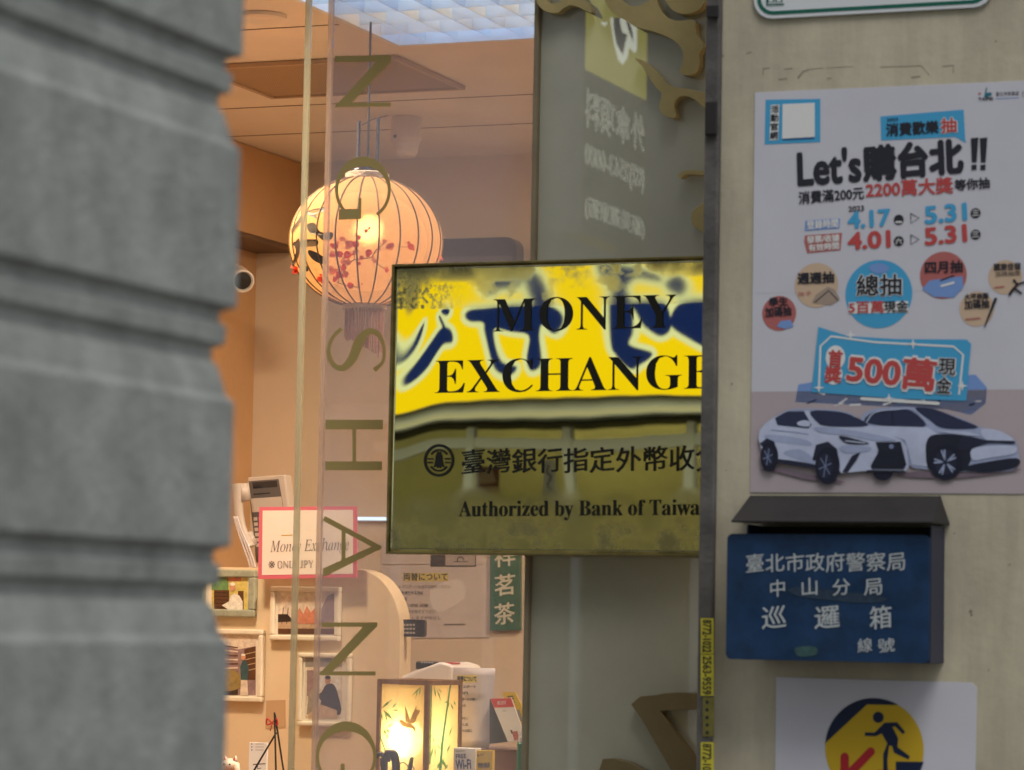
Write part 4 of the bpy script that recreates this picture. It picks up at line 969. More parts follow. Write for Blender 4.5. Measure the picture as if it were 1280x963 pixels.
# ---- picture frames
M_sep = {k: mat('photo_' + k, lin(*v), .35, var=.25, vscale=90) for k, v in dict(yellow=(214, 196, 110), green=(110, 150, 95), brown=(96, 62, 40), dark=(60, 46, 40), white=(235, 228, 215), skin=(205, 150, 115), sepia=(190, 160, 130), pinkish=(205, 130, 100), grey=(150, 140, 130), teal=(60, 90, 95), straw=(150, 130, 80), sky=(222, 205, 185), mauve=(150, 125, 125)).items()}
M_fr_g = mat('grey_green_wood_frame', (.34, .36, .27), .5, var=.2, vscale=60); M_fr_w = mat('cream_wood_frame', (.78, .70, .55), .45, var=.06, vscale=40)
M_mat_ = mat('photo_mount', (.80, .74, .62), .6)
def frame(x0, y0, x1, y1, bw, mfr, label, mount, paint):
    u0_, v1_ = PA.uv(x0, y0); u1_, v0_ = PA.uv(x1, y1); b = bw * k_ * 1.07
    t = thing('picture_frame', label, 'picture frame', PA.P((u0_ + u1_) / 2, v0_, 0), 'framed photographs on the partition')
    g = Geo()
    for a_, b_, c__, d_ in ((u0_, u1_, v1_ - b, v1_), (u0_, u1_, v0_, v0_ + b), (u0_, u0_ + b, v0_ + b, v1_ - b), (u1_ - b, u1_, v0_ + b, v1_ - b)): g.box(PA, a_, b_, c__, d_, .001, .018, mfr)
    g.build('moulding', t, bevel=.003)
    a = Art(PA, base=.009); a.uvpoly([(u0_ + b, v0_ + b), (u1_ - b, v0_ + b), (u1_ - b, v1_ - b), (u0_ + b, v1_ - b)], M_mat_, 0); paint(a); a.build('photograph', t)
def ph1(a):
    S = M_sep; a.poly(rect(267, 722, 312, 763), S['yellow'], 1); a.poly(rect(267, 722, 288, 738), S['green'], 2); a.poly(rect(270, 738, 289, 763), S['brown'], 2)
    for i in range(5): a.stroke([(271, 741 + i * 4.5), (288, 741.5 + i * 4.5)], 1.2, S['dark'], 3, round_=False)
    a.poly(rect(300, 739, 307, 763), S['brown'], 2)
    a.poly([(289, 763), (280, 757), (289, 752), (291, 745), (296, 742), (302, 745), (306, 752), (306, 763)], S['white'], 4); a.disc((293.5, 734.5), 4, S['skin'], 5, sy=1.2); a.disc((293.5, 730.5), 3.8, S['white'], 6, sy=.55); a.poly(rect(286, 722, 304, 727), S['pinkish'], 2)
def ph2(a):
    S = M_sep; a.poly(rect(350, 741, 420, 793), S['sky'], 1); a.poly(rect(350, 776, 420, 793), S['sepia'], 2); a.poly([(350, 778), (350, 768), (362, 768), (370, 777)], S['dark'], 3)
    a.poly([(370, 780), (372, 768), (377, 760), (382, 768), (386, 757), (391, 766), (396, 760), (402, 780)], S['pinkish'], 4); a.poly([(404, 784), (404, 762), (412, 745), (420, 742), (420, 784)], S['mauve'], 3); a.poly(rect(350, 786, 420, 793), S['brown'], 3)
    for x in (355, 361): a.stroke([(x, 780), (x + 2, 760)], .8, S['dark'], 5)
def ph3(a):
    S = M_sep; a.poly(rect(262, 794, 322, 869), S['mauve'], 1); a.poly([(274, 794), (322, 794), (322, 808), (300, 812), (276, 806)], S['sky'], 2)
    for i in range(9): a.stroke([(274, 806 + i * 6), (300, 810 + i * 5)], 1.6, S['sky'] if i % 2 else S['brown'], 3, round_=False)
    a.poly([(308, 812), (322, 808), (322, 850), (308, 850)], S['brown'], 2)
    for i in range(4): a.stroke([(309, 818 + i * 7), (322, 815 + i * 7)], 1, S['sepia'], 3)
    a.poly([(274, 860), (276, 845), (284, 838), (296, 838), (304, 846), (305, 858), (290, 864)], S['straw'], 4, sm=3); a.poly(rect(274, 859, 300, 869), S['dark'], 3)
    a.poly([(304, 850), (303, 834), (306, 826), (311, 826), (314, 836), (312, 851)], S['teal'], 5); a.poly([(303, 869), (304, 850), (312, 850), (313, 869)], S['sky'], 5); a.disc((307, 821.5), 3.2, S['skin'], 6, sy=1.2); a.disc((307, 818.8), 3, S['white'], 7, sy=.5)
def ph4(a):
    S = M_sep; a.poly(rect(384, 822, 430, 898), S['sky'], 1); a.poly(rect(384, 822, 430, 834), S['grey'], 2); a.poly(rect(402, 836, 428, 862), S['white'], 2); a.poly(rect(386, 838, 398, 870), S['mauve'], 2)
    a.poly([(402, 893), (404, 876), (396, 870), (404, 866), (410, 856), (420, 856), (426, 872), (428, 893)], S['dark'], 4, sm=3); a.disc((412.5, 850.5), 4, S['skin'], 5, sy=1.2); a.disc((412.5, 847), 4, S['dark'], 6, sy=.6)
    a.poly([(386, 893), (388, 868), (394, 860), (400, 866), (400, 893)], S['grey'], 3); a.disc((397, 852), 3.6, S['skin'], 5, sy=1.2); a.disc((397, 849), 3.7, S['dark'], 6, sy=.55); a.poly([(388, 893), (402, 880), (424, 888), (424, 898), (388, 898)], S['sepia'], 5)
frame(252, 712, 322, 772, 10, M_fr_g, 'grey green framed photo of a white shirted man, uppermost by the stone pillar', 0, ph1)
frame(342, 733, 427, 802, 7, M_fr_w, 'cream framed landscape photo of rooftops under the money exchange card', 0, ph2)
frame(256, 786, 331, 878, 7, M_fr_w, 'cream framed photo of a standing man beside drying racks', 0, ph3)
frame(377, 816, 440, 909, 6, M_fr_w, 'cream framed photo of two dark haired seated people', 0, ph4)

# ---- money exchange card with pink border
MC = fac(W_PART - .05)
a = Art(MC, base=0); M_pink = mat('pink_border', (.66, .14, .20), .5); M_card = mat('card_white', (.82, .72, .64), .5); M_pen = mat('marker_pen', (.16, .13, .13), .5)
cc = thing('exchange_card', 'white card with pink border and handwritten Money Exchange, standing on the partition', 'card', MC.P(MC.uv(384, 724)[0], MC.uv(384, 724)[1], 0))
g = Art(MC); g.slab([(322.5, 724), (446, 722), (446, 633), (324, 634)], M_pink, .004); g.build('border', cc)
a.base = .0006; a.poly([(327.5, 719), (441.5, 717.5), (441.5, 637.5), (328.5, 638.5)], M_card, 0)
o = a.build('sheet', cc)
a = Art(MC, base=.0010)
def script(t): return ''.join('ℎ' if c_ == 'h' else chr(0x1D434 + ord(c_) - 65) if 'A' <= c_ <= 'Z' else chr(0x1D44E + ord(c_) - 97) if 'a' <= c_ <= 'z' else c_ for c_ in t)
a.text(script('Money Exchange'), (338, 695), (437, 692), 20, M_pen, 1, bold=-.004)
a.text('※', (336, 710.5), (344, 710.3), 9, M_pen, 1); a.text('𝕆ℕ𝕃𝕐 𝕁ℙ𝕐', (347, 711), (392, 710), 9.5, M_pen, 1)
a.stroke([(352, 669.5), (366, 669)], .9, M_syel, 1)
a.build('handwriting', o)

# ---- telephone
TP = fac(W_PART + .09)
M_tel = mat('beige_telephone', (.44, .38, .33), .35); M_tel2 = mat('telephone_face', (.09, .08, .08), .4); M_lcd = mat('telephone_screen', (.02, .02, .025), .15)
sh_ = thing('telephone', 'beige desk telephone with handset and dark screen behind the pink bordered card', 'telephone', TP.P(TP.uv(325, 706)[0], TP.uv(325, 706)[1], 0))
q7 = (280, 580, 6.422)
def tp(L): return [TP.uv(280 + x / 6.422, 580 + y / 6.422) for x, y in L]
g = Geo(); g.prism(TP, tp([(185, 108), (490, 85), (520, 345), (520, 800), (250, 800)]), -.035, 0, M_tel); g.build('body', sh_, bevel=.004)
a = Art(TP, base=.0008, q=q7); a.poly([(200, 140), (440, 122), (480, 360), (490, 780), (262, 790), (225, 420)], M_tel2, 0)
a.poly([(228, 150), (425, 135), (432, 185), (236, 200)], M_lcd, 1); a.poly([(215, 280), (462, 262), (478, 370), (228, 390)], M_tel, 1); a.stroke([(240, 245), (370, 235)], 8, M_lcd, 1)
for i in range(6):
    for j in range(3): a.poly([(238 + i * 4 + j * 42, 430 + i * 42), (268 + i * 4 + j * 42, 428 + i * 42), (270 + i * 4 + j * 42, 455 + i * 42), (241 + i * 4 + j * 42, 457 + i * 42)], M_tel, 1)
a.build('keypad', sh_)
HS = fac(W_PART + .04)
hsq = lambda x, y: HS.P(*HS.uv(280 + x / 6.422, 580 + y / 6.422), 0)
g = Geo(); pp = catmull([(105, 165), (112, 230), (115, 330), (125, 430), (150, 540), (190, 630), (205, 670)], 5, False); rs = [ .0105 + .0035 * (abs(i / (len(pp) - 1) - .5) * 2) ** 3 for i in range(len(pp))]
g.tube([hsq(*p) for p in pp], rs, M_tel, 14); g.build('handset', sh_, smooth=True)
g = Geo(); g.tube([hsq(*p) + fwd * .008 for p in [(150, 165), (170, 300)]], .013, M_tel, 12); g.build('earpiece', sh_, smooth=True); g = Geo(); g.tube([hsq(*p) + fwd * .008 for p in [(185, 560), (225, 660)]], .012, M_tel, 12); g.build('mouthpiece', sh_, smooth=True)
g = Geo(); M_cable = mat('pale_cable', (.55, .50, .50), .4)
for dx in (0, 22, 40): g.tube([hsq(*p) - fwd * .014 for p in catmull([(85 + dx * .6, 420), (115 + dx * .7, 530), (160 + dx, 660), (200 + dx, 770), (215 + dx, 830)], 4, False)], .0022, M_cable, 6)
g.build('cable', sh_, smooth=True)
g = Geo(); g.box(TP, UL + .003, TP.uv(395, 700)[0], top_v - .02, top_v + .0, -.12, .025, M_cream)
shf = g.build('shelf_board', bevel=.002); tag(shf, 'narrow cream shelf board behind the partition carrying the telephone', 'shelf')

# ---- security camera on the left wall
SCp = fac(2.0); cpos = SCp.hit(304, 352)
sc_ = thing('security_camera', 'white bullet security camera on the orange side wall', 'security camera', cpos)
ax = (-ED * .75 + EU * .55 - EZ * .25).normalized()
M_camw = mat('camera_white', (.75, .72, .68), .35)
g = Geo(); g.lathe(cpos - ax * .09, [(.015, 0), (.026, .006), (.027, .085), (.023, .088), (.021, .080)], M_camw, axis=ax, n=24); g.build('body', sc_, smooth=False)
g = Geo(); g.lathe(cpos - ax * .02, [(.020, 0), (.020, .012), (.008, .014)], M_black, axis=ax, n=24); g.build('lens', sc_)
wallp = cpos - EU * ((cpos - LW2.o).dot(EU)) + EZ * .02
g = Geo(); g.tube([cpos - ax * .07, cpos - ax * .08 + EZ * .02, wallp], .009, M_camw, 10); g.lathe(wallp, [(.032, 0), (.030, .012), (.01, .014)], M_camw, axis=EU, n=20); g.build('mount', sc_)

# ---- television on the back wall
TV = fac(W_BACK - .10)
t = thing('monitor', 'dark wall monitor with rounded corners behind the lantern and brass sign', 'monitor', TV.P(TV.uv(590, 330)[0], TV.uv(590, 420)[1], 0))
u0_, v0_ = TV.uv(520, 405); u1_, v1_ = TV.uv(646, 296)
M_tv = mat('monitor_black', (.035, .032, .045), .25)
g = Geo(); g.prism(TV, rrect(u0_, v0_, u1_, v1_, .028), -.05, 0, M_tv); g.build('case', t, bevel=.004)
a = Art(TV, base=.0006); a.uvpoly([(u0_ + .012, v0_ + .012), (u1_ - .012, v0_ + .012), (u1_ - .012, v1_ - .045), (u0_ + .012, v1_ - .045)], mat('monitor_screen', (.10, .09, .11), .08), 0); a.build('screen', t)
g = Geo(); g.box(TV, (u0_ + u1_) / 2 - .04, (u0_ + u1_) / 2 + .04, v0_ + .05, v1_ - .05, -.099, -.0505, M_black); g.build('bracket', t)

# ---- glowing bar added on the back wall to imitate a tube's reflection
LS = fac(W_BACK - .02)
t = thing('reflected_tube_line', 'thin blue white glowing bar standing in for a tube reflected in the glass, behind the letter A', 'strip light', LS.P(LS.uv(450, 648)[0], LS.uv(450, 648)[1], 0))
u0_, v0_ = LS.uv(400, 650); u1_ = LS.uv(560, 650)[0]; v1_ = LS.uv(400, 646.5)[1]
g = Geo(); g.box(LS, u0_, u1_, v0_, v1_, -.006, 0, emat('reflection_emitter', (.75, .88, 1), 2.2)); g.build('diffuser', t)
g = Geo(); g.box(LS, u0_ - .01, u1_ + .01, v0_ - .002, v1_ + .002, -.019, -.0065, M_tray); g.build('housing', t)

# ---- papers and plaque on the back wall
BW = fac(W_BACK - .003)
M_tpaper = mat('grey_notice_paper', (.62, .56, .55), .5, var=.1, vscale=12); M_hi = mat('yellow_highlight', (.66, .55, .16), .6)
a = Art(BW, q=(450, 680, 3.404)); M_faint = mat('faint_print', (.20, .17, .16), .6)
a.slab([(90, 402), (552, 398), (558, 88), (92, 92)], M_tpaper, .001)
a.poly([(184, 124), (376, 124), (376, 160), (184, 160)], M_hi, 1); a.text('両替について', (186, 156), (372, 156), 32, M_ink, 2, bold=.02)
for i, (tx, x0, x1) in enumerate((('※ パスポートを必ずお持ちください', 165, 385), ('■両替を実行する方は', 140, 268), ('ご注意', 158, 200), ('ださい確認 店舗', 158, 290), ('氏名 手を加えて下さい', 170, 320), ('お待ちしますがおさし', 165, 345))): a.text(tx, (x0, 190 + i * 26.5), (x1, 190 + i * 26.5), 15, M_ink if i == 1 else M_faint, 2, bold=.015)
a.stroke([(358, 344), (448, 343)], 7, M_faint, 2, round_=False)
M_sheen = mat('painted_sheen', (.74, .70, .70), .5)
a.poly([(300, 200), (420, 150), (445, 230), (330, 290)], M_sheen, 1, sm=3)  # sheen painted as a paler patch on the paper
tag(a.build('exchange_notice'), 'greyish paper notice with a yellow heading on the back wall under the brass sign', 'notice')
a = Art(BW, q=(450, 680, 3.404)); a.slab([(92, 86), (556, 86), (556, -10), (92, -10)], M_tpaper, .001); a.poly([(300, 98), (494, 98), (494, -10), (300, -10)], M_tv, 1); a.poly([(364, 92), (490, 92), (490, -10), (364, -10)], mat('grey_print', (.45, .40, .39), .5), 2)
a.ring((428, 70), 12, 17, M_ink, 3, 0, 200); a.stroke([(400, 76), (460, 76)], 3, M_ink, 3)
tag(a.build('illustrated_notice'), 'grey sheet with a dark picture, mostly hidden behind the brass sign bottom edge', 'notice')
a = Art(BW, base=.012, q=(450, 680, 3.404)); M_gr = mat('green_plaque', (.03, .13, .09), .45)
t = thing('tea_plaque', 'narrow dark green plaque with pale vertical tea characters on the back wall', 'plaque', BW.P(BW.uv(633, 788)[0], BW.uv(633, 788)[1], 0))
g = Art(BW, base=.012); g.slab([(614.5, 788.5), (652, 788), (652, 610), (615, 610)], M_gr, .012); g.build('board', t, bevel=.001)
M_tch = mat('plaque_lettering', (.66, .66, .56), .5)
for ch, y, x in (('祥', 100, 582), ('茗', 222, 582), ('茶', 344, 580)): a.text(ch, (x, y), (x + 86, y - 2), 92, M_tch, 1, bold=.015, kai=True)
a.build('lettering', t)

# ---- counter and the things standing on it
ZK = CAM.z - .365
kc = thing('counter', 'shop counter with a brown top below the lamp, mostly out of the picture', 'counter', W.P(UL + .6, .14, -.9))
g = Geo(); g.box(W, UL + .003, UR - .02, ZK - .03, ZK, -W_PART + .01, -.86, mat('counter_top', (.25, .14, .08), .35, var=.2)); g.build('top', kc, bevel=.004)
g = Geo(); g.box(W, UL + .003, UR - .02, .141, ZK - .031, -W_PART + .03, -.90, M_cream); g.build('carcass', kc)
def on(wd, x, y): return fac(wd).uv(x, y)
# bamboo table lamp
TL = fac(1.12)
lu0, lv1 = TL.uv(474, 849); lum = TL.uv(534.5, 851)[0]; lu1 = TL.uv(571, 853)[0]
lh = lv1 - ZK
tl = thing('table_lamp', 'square bamboo painted table lamp with dark wood frame, glowing brightly', 'table lamp', TL.P((lu0 + lu1) / 2, ZK, 0))
cor0 = TL.P(lum, 0, .0)                                  # near vertical edge
wl = (lum - lu0); wr = wl
dirl = (-EU * .955 + ED * .30).normalized(); dirr = (EU * .17 + ED * .985).normalized()
FL = Plane(cor0, -dirl, EZ); FR = Plane(cor0, dirr, EZ)
sL = wl / .955 * 1.13; sR = sL * .98
z0 = ZK
M_wood = mat('lamp_wood', (.22, .11, .045), .45, var=.25, vscale=40)
g = Geo(); pw = .009
corners = [cor0, cor0 + dirl * sL, cor0 + dirl * sL + dirr * sR, cor0 + dirr * sR]
for c_ in corners:
    pl = Plane(c_, -dirl, EZ); g.box(pl, -pw / 2, pw / 2, z0, lv1, -pw / 2, pw / 2, M_wood)
cpl = [(corners[0], corners[1]), (corners[1], corners[2]), (corners[2], corners[3]), (corners[3], corners[0])]
for p, q in cpl:
    d_ = (q - p).normalized(); L_ = (q - p).length; pl = Plane(p, d_, EZ)
    for zz in (lv1 - .010, z0): g.box(pl, pw / 2 + .0003, L_ - pw / 2 - .0003, zz, zz + .010, -pw / 2 + .001, pw / 2 - .001, M_wood)
g.build('frame', tl, bevel=.0008)
M_lpap = papermat('lamp_paper', (.95, .70, .27), .10, .72)
for p, q in cpl:
    d_ = (q - p).normalized(); L_ = (q - p).length; pl = Plane(p, d_, EZ)
    g = Geo(); g.add([pl.P(u_, v_, 0) for u_, v_ in ((pw / 2, z0 + .01), (L_ - pw / 2, z0 + .01), (L_ - pw / 2, lv1 - .01), (pw / 2, lv1 - .01))], [(0, 1, 2, 3)], M_lpap); g.build('paper_panel', tl)
M_bam = papermat('painted_bamboo', (.16, .36, .12), .0, .5); M_bam2 = papermat('painted_bamboo_teal', (.08, .35, .25), .0, .5); M_bird = papermat('painted_bird', (.40, .26, .10), .0, .5)
def leaf(a, x0, y0, x1, y1, wd, mt):
    mx_, my_ = (x0 + x1) / 2, (y0 + y1) / 2; L = math.hypot(x1 - x0, y1 - y0); nx, ny = -(y1 - y0) / L * wd, (x1 - x0) / L * wd
    a.poly([(x0, y0), (mx_ + nx, my_ + ny), (x1, y1), (mx_ - nx, my_ - ny)], mt, 1)
a = Art(FL, base=.0012, q=(460, 840, 7.83))
for l_ in ((130, 365, 245, 265, 10), (150, 345, 210, 285, 7), (240, 355, 290, 300, 9), (240, 375, 310, 380, 6), (150, 370, 250, 470, 16), (130, 385, 150, 480, 8), (170, 400, 195, 490, 7), (190, 540, 250, 510, 9), (185, 560, 215, 600, 14), (160, 560, 180, 620, 12), (190, 600, 200, 660, 10), (530, 140, 430, 240, 9), (500, 160, 465, 270, 6), (520, 150, 505, 230, 8)): leaf(a, *l_, M_bam)
a.stroke([(110, 590), (180, 790)], 12, M_bam2, 1)
a.poly([(305, 480), (335, 465), (375, 495), (430, 510), (470, 545), (472, 600), (440, 550), (395, 548), (340, 530)], M_bird, 1); a.poly([(370, 490), (368, 330), (395, 400), (415, 470), (405, 500)], M_bird, 1.2); a.poly([(400, 500), (440, 420), (480, 325), (478, 370), (522, 380), (490, 430), (470, 490), (440, 510)], M_bird, 1.2)
a.build('bird_painting', tl)
a = Art(FR, base=.0012, q=(460, 840, 7.83))
a.stroke([(615, 140), (605, 600), (600, 900)], 14, M_bam, 1); a.stroke([(800, 130), (750, 480), (720, 700), (700, 960)], [14, 16, 22, 26], M_bam2, 1)
for l_ in ((620, 150, 590, 230, 8), (640, 140, 660, 260, 9), (660, 150, 710, 290, 8), (680, 160, 720, 210, 6), (790, 290, 735, 300, 9), (790, 300, 760, 370, 10), (800, 300, 830, 380, 9), (830, 280, 850, 330, 9), (620, 610, 590, 660, 12), (625, 640, 640, 690, 10), (640, 700, 600, 870, 9), (650, 710, 650, 860, 8), (660, 700, 710, 760, 8), (820, 530, 780, 640, 7), (800, 700, 760, 800, 9), (740, 850, 690, 930, 16), (720, 860, 760, 940, 16), (700, 880, 670, 950, 14), (780, 900, 740, 960, 14)): leaf(a, *l_, M_bam)
a.build('bamboo_painting', tl)
E_lb = emat('lamp_bulb_white', (1.0, .93, .72), 24)
lb = corners[0] * .5 + corners[2] * .5; lb.z = 0
lbp = lb + EZ * TL.uv(510, 925)[1] - EU * .012 - ED * .03
g = Geo(); g.ball(lbp, .030, E_lb, sc=(1, 1, 1.3)); g.build('bulb', tl, smooth=True)
ld = bpy.data.lights.new('table_lamp_glow', 'POINT'); ld.energy = .8; ld.shadow_soft_size = .035; ld.color = (1, .83, .50)
lo = bpy.data.objects.new('table_lamp_glow', ld); COL.objects.link(lo); lo.location = lbp; adopt(lo, tl)
# dark sculpture before the lamp
SP = fac(.98); sq = lambda x, y: SP.P(*SP.uv(460 + x / 7.83, 840 + y / 7.83), 0)
M_scu = mat('pewter_ornament', (.14, .12, .11), .35, metal=.4, var=.3, vscale=60)
t = thing('pewter_ornament', 'dark pewter looped ornament with a stubby stem in front of the glowing lamp', 'ornament', SP.P(SP.uv(490, 960)[0], ZK, 0))
g = Geo()
for pts in ([(80, 830), (120, 800), (165, 850), (170, 940), (165, 1150)], [(150, 900), (175, 800), (220, 790), (250, 860), (255, 960), (230, 1150)], [(195, 880), (215, 800), (260, 790), (285, 860), (290, 970), (260, 1150)], [(140, 840), (150, 950), (190, 1150)]):
    pp = catmull([sq(*p).to_tuple() for p in pts], 5, False); g.tube([Vector(p) for p in pp], .0048, M_scu, 10)
g.build('loops', t, smooth=True)
g = Geo(); pp = [sq(430, 835), sq(420, 890), sq(405, 960), sq(380, 1150)]; g.tube(pp, [.0035, .004, .0045, .005], mat('bronze_stem', (.16, .15, .09), .4), 10); g.tube([Vector(p) for p in catmull([sq(*p).to_tuple() for p in [(290, 920), (340, 885), (390, 920), (440, 930), (460, 1000)]], 5, False)], .0012, M_scu, 6); g.build('stem', t, smooth=True)
g = Geo(); uu = SP.uv(490, 960)[0]; g.box(SP, uu - .045, uu + .04, ZK, sq(0, 1150).z + .004, -.03, .03, M_scu); g.build('base', t, bevel=.004)

# white machine, black device on it
WM = fac(1.42)
M_mach = mat('machine_white', (.74, .68, .64), .4)
u0_, v1_ = WM.uv(500, 842); u1_ = WM.uv(566, 842)[0]
t = thing('bill_counter', 'white desk machine behind the bamboo lamp', 'machine', WM.P((u0_ + u1_) / 2, ZK, 0))
g = Geo(); pf = [(u0_, ZK + .003), (u1_, ZK + .003), (u1_, WM.uv(566, 833)[1]), (WM.uv(548, 828)[0], WM.uv(548, 827)[1]), (WM.uv(518, 841)[0], WM.uv(518, 838)[1]), (u0_, WM.uv(500, 846)[1])]
g.prism(WM, pf, -.16, 0, M_mach); g.build('housing', t, bevel=.008, seg=3)
u2, v2 = WM.uv(551, 830.5); g = Geo(); g.box(WM, u2, u2 + .018, v2, v2 + .004, -.06, -.02, mat('red_trim', (.5, .08, .08), .4)); g.build('tab', t)
g = Geo(); uu, vv = WM.uv(534, 839.5); uL_, vT_ = WM.uv(518.5, 827)
hb = thing('card_reader', 'small black keypad device lying on the white machine', 'card reader', WM.P(uu, vv, 0))
g.box(WM, uL_, WM.uv(550, 839)[0], vv + .004, vT_, -.06, -.003, M_black); g.build('body', hb, bevel=.003)
a = Art(WM, base=-.002)
for i in range(5): a.disc((527 + i * 3.2, 828.5), .9, M_white, 1, n=8)
a.build('buttons', hb)
# black handset on the partition edge
RC = fac(W_PART + .02); u0_, v0_ = RC.uv(502, 796); u1_, v1_ = RC.uv(531, 775)
t = thing('black_remote', 'black keypad handset hanging beside the rounded partition corner', 'remote', RC.P(u0_, v0_, 0))
g = Geo(); g.prism(RC, rrect(u0_ - .012, v0_, u1_, v1_, .006), -.012, 0, M_tv); g.build('body', t, bevel=.002)
a = Art(RC, base=.0008)
for i in range(4):
    for j in range(3): a.poly(rect(504 + i * 4, 780 + j * 5, 507 + i * 4, 782.5 + j * 5), M_tel, 0)
a.build('keys', t)
# standing notice, box, stands
NP = fac(1.30)
nu0, nv1 = NP.uv(562, 834.5); nu1, nv0 = NP.uv(612.5, 937)
M_pp2 = mat('notice_paper', (.52, .46, .45), .5)
bx = thing('brown_box', 'brown box on the counter carrying the payment stand and paper notice', 'box', NP.P(nu1, ZK, 0))
M_bx = mat('brown_box_board', (.17, .085, .07), .5, var=.1); bu1 = NP.uv(662, 940)[0]
g = Geo(); g.box(NP, nu0 - .005, bu1, ZK + .001, nv0 - .001, -.10, .012, M_bx); g.box(NP, nu0 - .007, bu1 + .002, nv0 - .0008, nv0 + .003, -.102, .016, mat('brown_box_lid', (.30, .20, .18), .45)); g.build('carton', bx, bevel=.002)
nv0 = nv0 + .0032
vs = []; nn = 10
for j in range(nn + 1):
    for i in range(2):
        t_ = j / nn; c_ = .010 * max(0, 1 - t_ * 4) ** 2
        vs.append(NP.P((nu0, nu1)[i] + (.001 if i else 0) * (1 - t_), nv0 + (nv1 - nv0) * t_, c_ - .02 * t_))
o = link_mesh('standing_notice', vs, [(2 * j, 2 * j + 1, 2 * j + 3, 2 * j + 2) for j in range(nn)], M_pp2, smooth=True); md = o.modifiers.new('thick', 'SOLIDIFY'); md.thickness = .0006; md.offset = -1
tag(o, 'tall white paper notice standing beside the bamboo lamp', 'notice')
NPt = Plane(NP.P(0, nv0, .002) - EZ * nv0, EU, (EZ * (nv1 - nv0) + ED * .02).normalized())
a = Art(fac(1.296), base=-.012, q=(560, 820, 6.736))
def noticeline(tx, x0, x1, y, h, mt_, k=1): a.text(tx, (x0, y), (x1, y), h, mt_, k, bold=.05)
for p_ in (1,):
    a.base = -.001; a.poly([(72, 165), (242, 160), (242, 225), (70, 230)], M_hi, 0); noticeline('両替について', 78, 238, 216, 44, M_ink)
    for i, (tx, x0, x1) in enumerate((('※パスポート', 80, 232), ('日本円', 75, 165), ('お客様へのお願い', 70, 245), ('現金のみ', 66, 148), ('円', 62, 76), ('手数料なし', 66, 165), ('お申し出', 80, 165), ('お問合せは窓口', 58, 200), ('店長', 62, 102))): noticeline(tx, x0, x1, 272 + i * 53, 24, M_ink)
pr = a.build('printed_lines', o)
# payment stand
PS = fac(1.27); M_rd = mat('red_header', (.62, .06, .06), .45); M_stand = mat('dark_stand', (.03, .035, .04), .4)
pq = lambda x, y: PS.uv(560 + x / 6.736, 820 + y / 6.736)
ps = thing('payment_stand', 'leaning white payment card with red header on a dark stand', 'card stand', PS.P(*pq(500, 740), 0))
zbase = nv0
def shift(L): return [(u_, max(v_, zbase)) for u_, v_ in [pq(*p) for p in L]]
g = Geo(); g.prism(PS, shift([(345, 365), (360, 358), (505, 722), (345, 742)]), -.04, -.0035, M_stand); g.build('support', ps)
g = Geo(); g.prism(PS, shift([(355, 358), (532, 355), (636, 640), (596, 722), (503, 722)]), -.003, 0, M_white); cf = g.build('card', ps)
a = Art(PS, base=.0004, q=(560, 820, 6.736)); a.poly([(357, 360), (531, 357), (560, 430), (390, 437)], M_rd, 0); a.text('街口支付', (418, 412), (490, 408), 32, M_white, 1, bold=.02); a.text('掃我', (464, 470), (490, 469), 12, M_ink, 1); a.poly([(540, 640), (585, 632), (600, 700), (560, 716)], M_coral, 1); a.poly([(525, 622), (540, 625), (548, 655), (535, 655)], M_ink, 1)
a.build('print', cf)
YS = fac(1.33); yq = lambda x, y: YS.uv(560 + x / 6.736, 820 + y / 6.736)
t = thing('yellow_card', 'leaning yellow card behind the red and white payment card', 'card', YS.P(*yq(600, 600), 0))
M_ycard = mat('yellow_card', (.72, .50, .03), .5)
g = Geo(); g.prism(YS, [yq(*p) for p in [(458, 305), (565, 308), (655, 490), (650, 725), (560, 725)]], -.003, 0, M_ycard); g.build('card', t)
a = Art(YS, base=.0004, q=(560, 820, 6.736)); a.stroke([(502, 345), (548, 340)], 9, M_ink, 0); a.stroke([(506, 362), (552, 358)], 9, M_ink, 0); a.stroke([(535, 392), (562, 390)], 5, M_ink, 0); a.poly([(560, 455), (600, 452), (632, 545), (600, 550)], mat('grey_patch', (.3, .27, .25), .5), 0); a.build('print', t)
# wi-fi box, yellow coupon card, green bottle
WF = fac(1.16); wu0, wv1 = WF.uv(567, 935); wu1 = WF.uv(594.5, 935)[0]; wf = thing('wifi_sign', 'white block sign reading FREE Wi-Fi in blue', 'sign', WF.P((wu0 + wu1) / 2, ZK, 0))
M_wf = mat('navy_lettering', (.03, .07, .24), .5)
g = Geo(); g.box(WF, wu0, wu1, ZK, wv1, -.03, 0, M_white); g.build('block', wf, bevel=.001)
a = Art(WF, base=.0008, q=(560, 820, 6.736)); a.text('FREE', (70, 864), (154, 860), 34, M_wf, 0, bold=.03); a.text('Wi-Fi', (68, 955), (196, 950), 78, M_wf, 0, bold=.03); a.stroke([(72, 803), (144, 799)], 6, M_faint, 0); a.build('lettering', wf)
YC = fac(1.14); yu0, yv1 = YC.uv(595.5, 938); yu1 = YC.uv(616, 938)[0]; yc = thing('shop_card', 'small upright yellow card with black writing next to the Wi-Fi sign', 'card', YC.P((yu0 + yu1) / 2, ZK, 0))
g = Geo(); g.box(YC, yu0, yu1, ZK, yv1, -.012, 0, M_ycard); g.build('card', yc, bevel=.0008)
a = Art(YC, base=.0008, q=(560, 820, 6.736)); a.text('特約商店', (256, 944), (354, 940), 44, M_ink, 0, bold=.035); a.disc((256, 838), 8, M_ink, 0); a.text('優惠', (272, 842), (306, 838), 18, M_ink, 0); a.poly(rect(338, 812, 356, 862), M_hi, 0); a.build('print', yc)
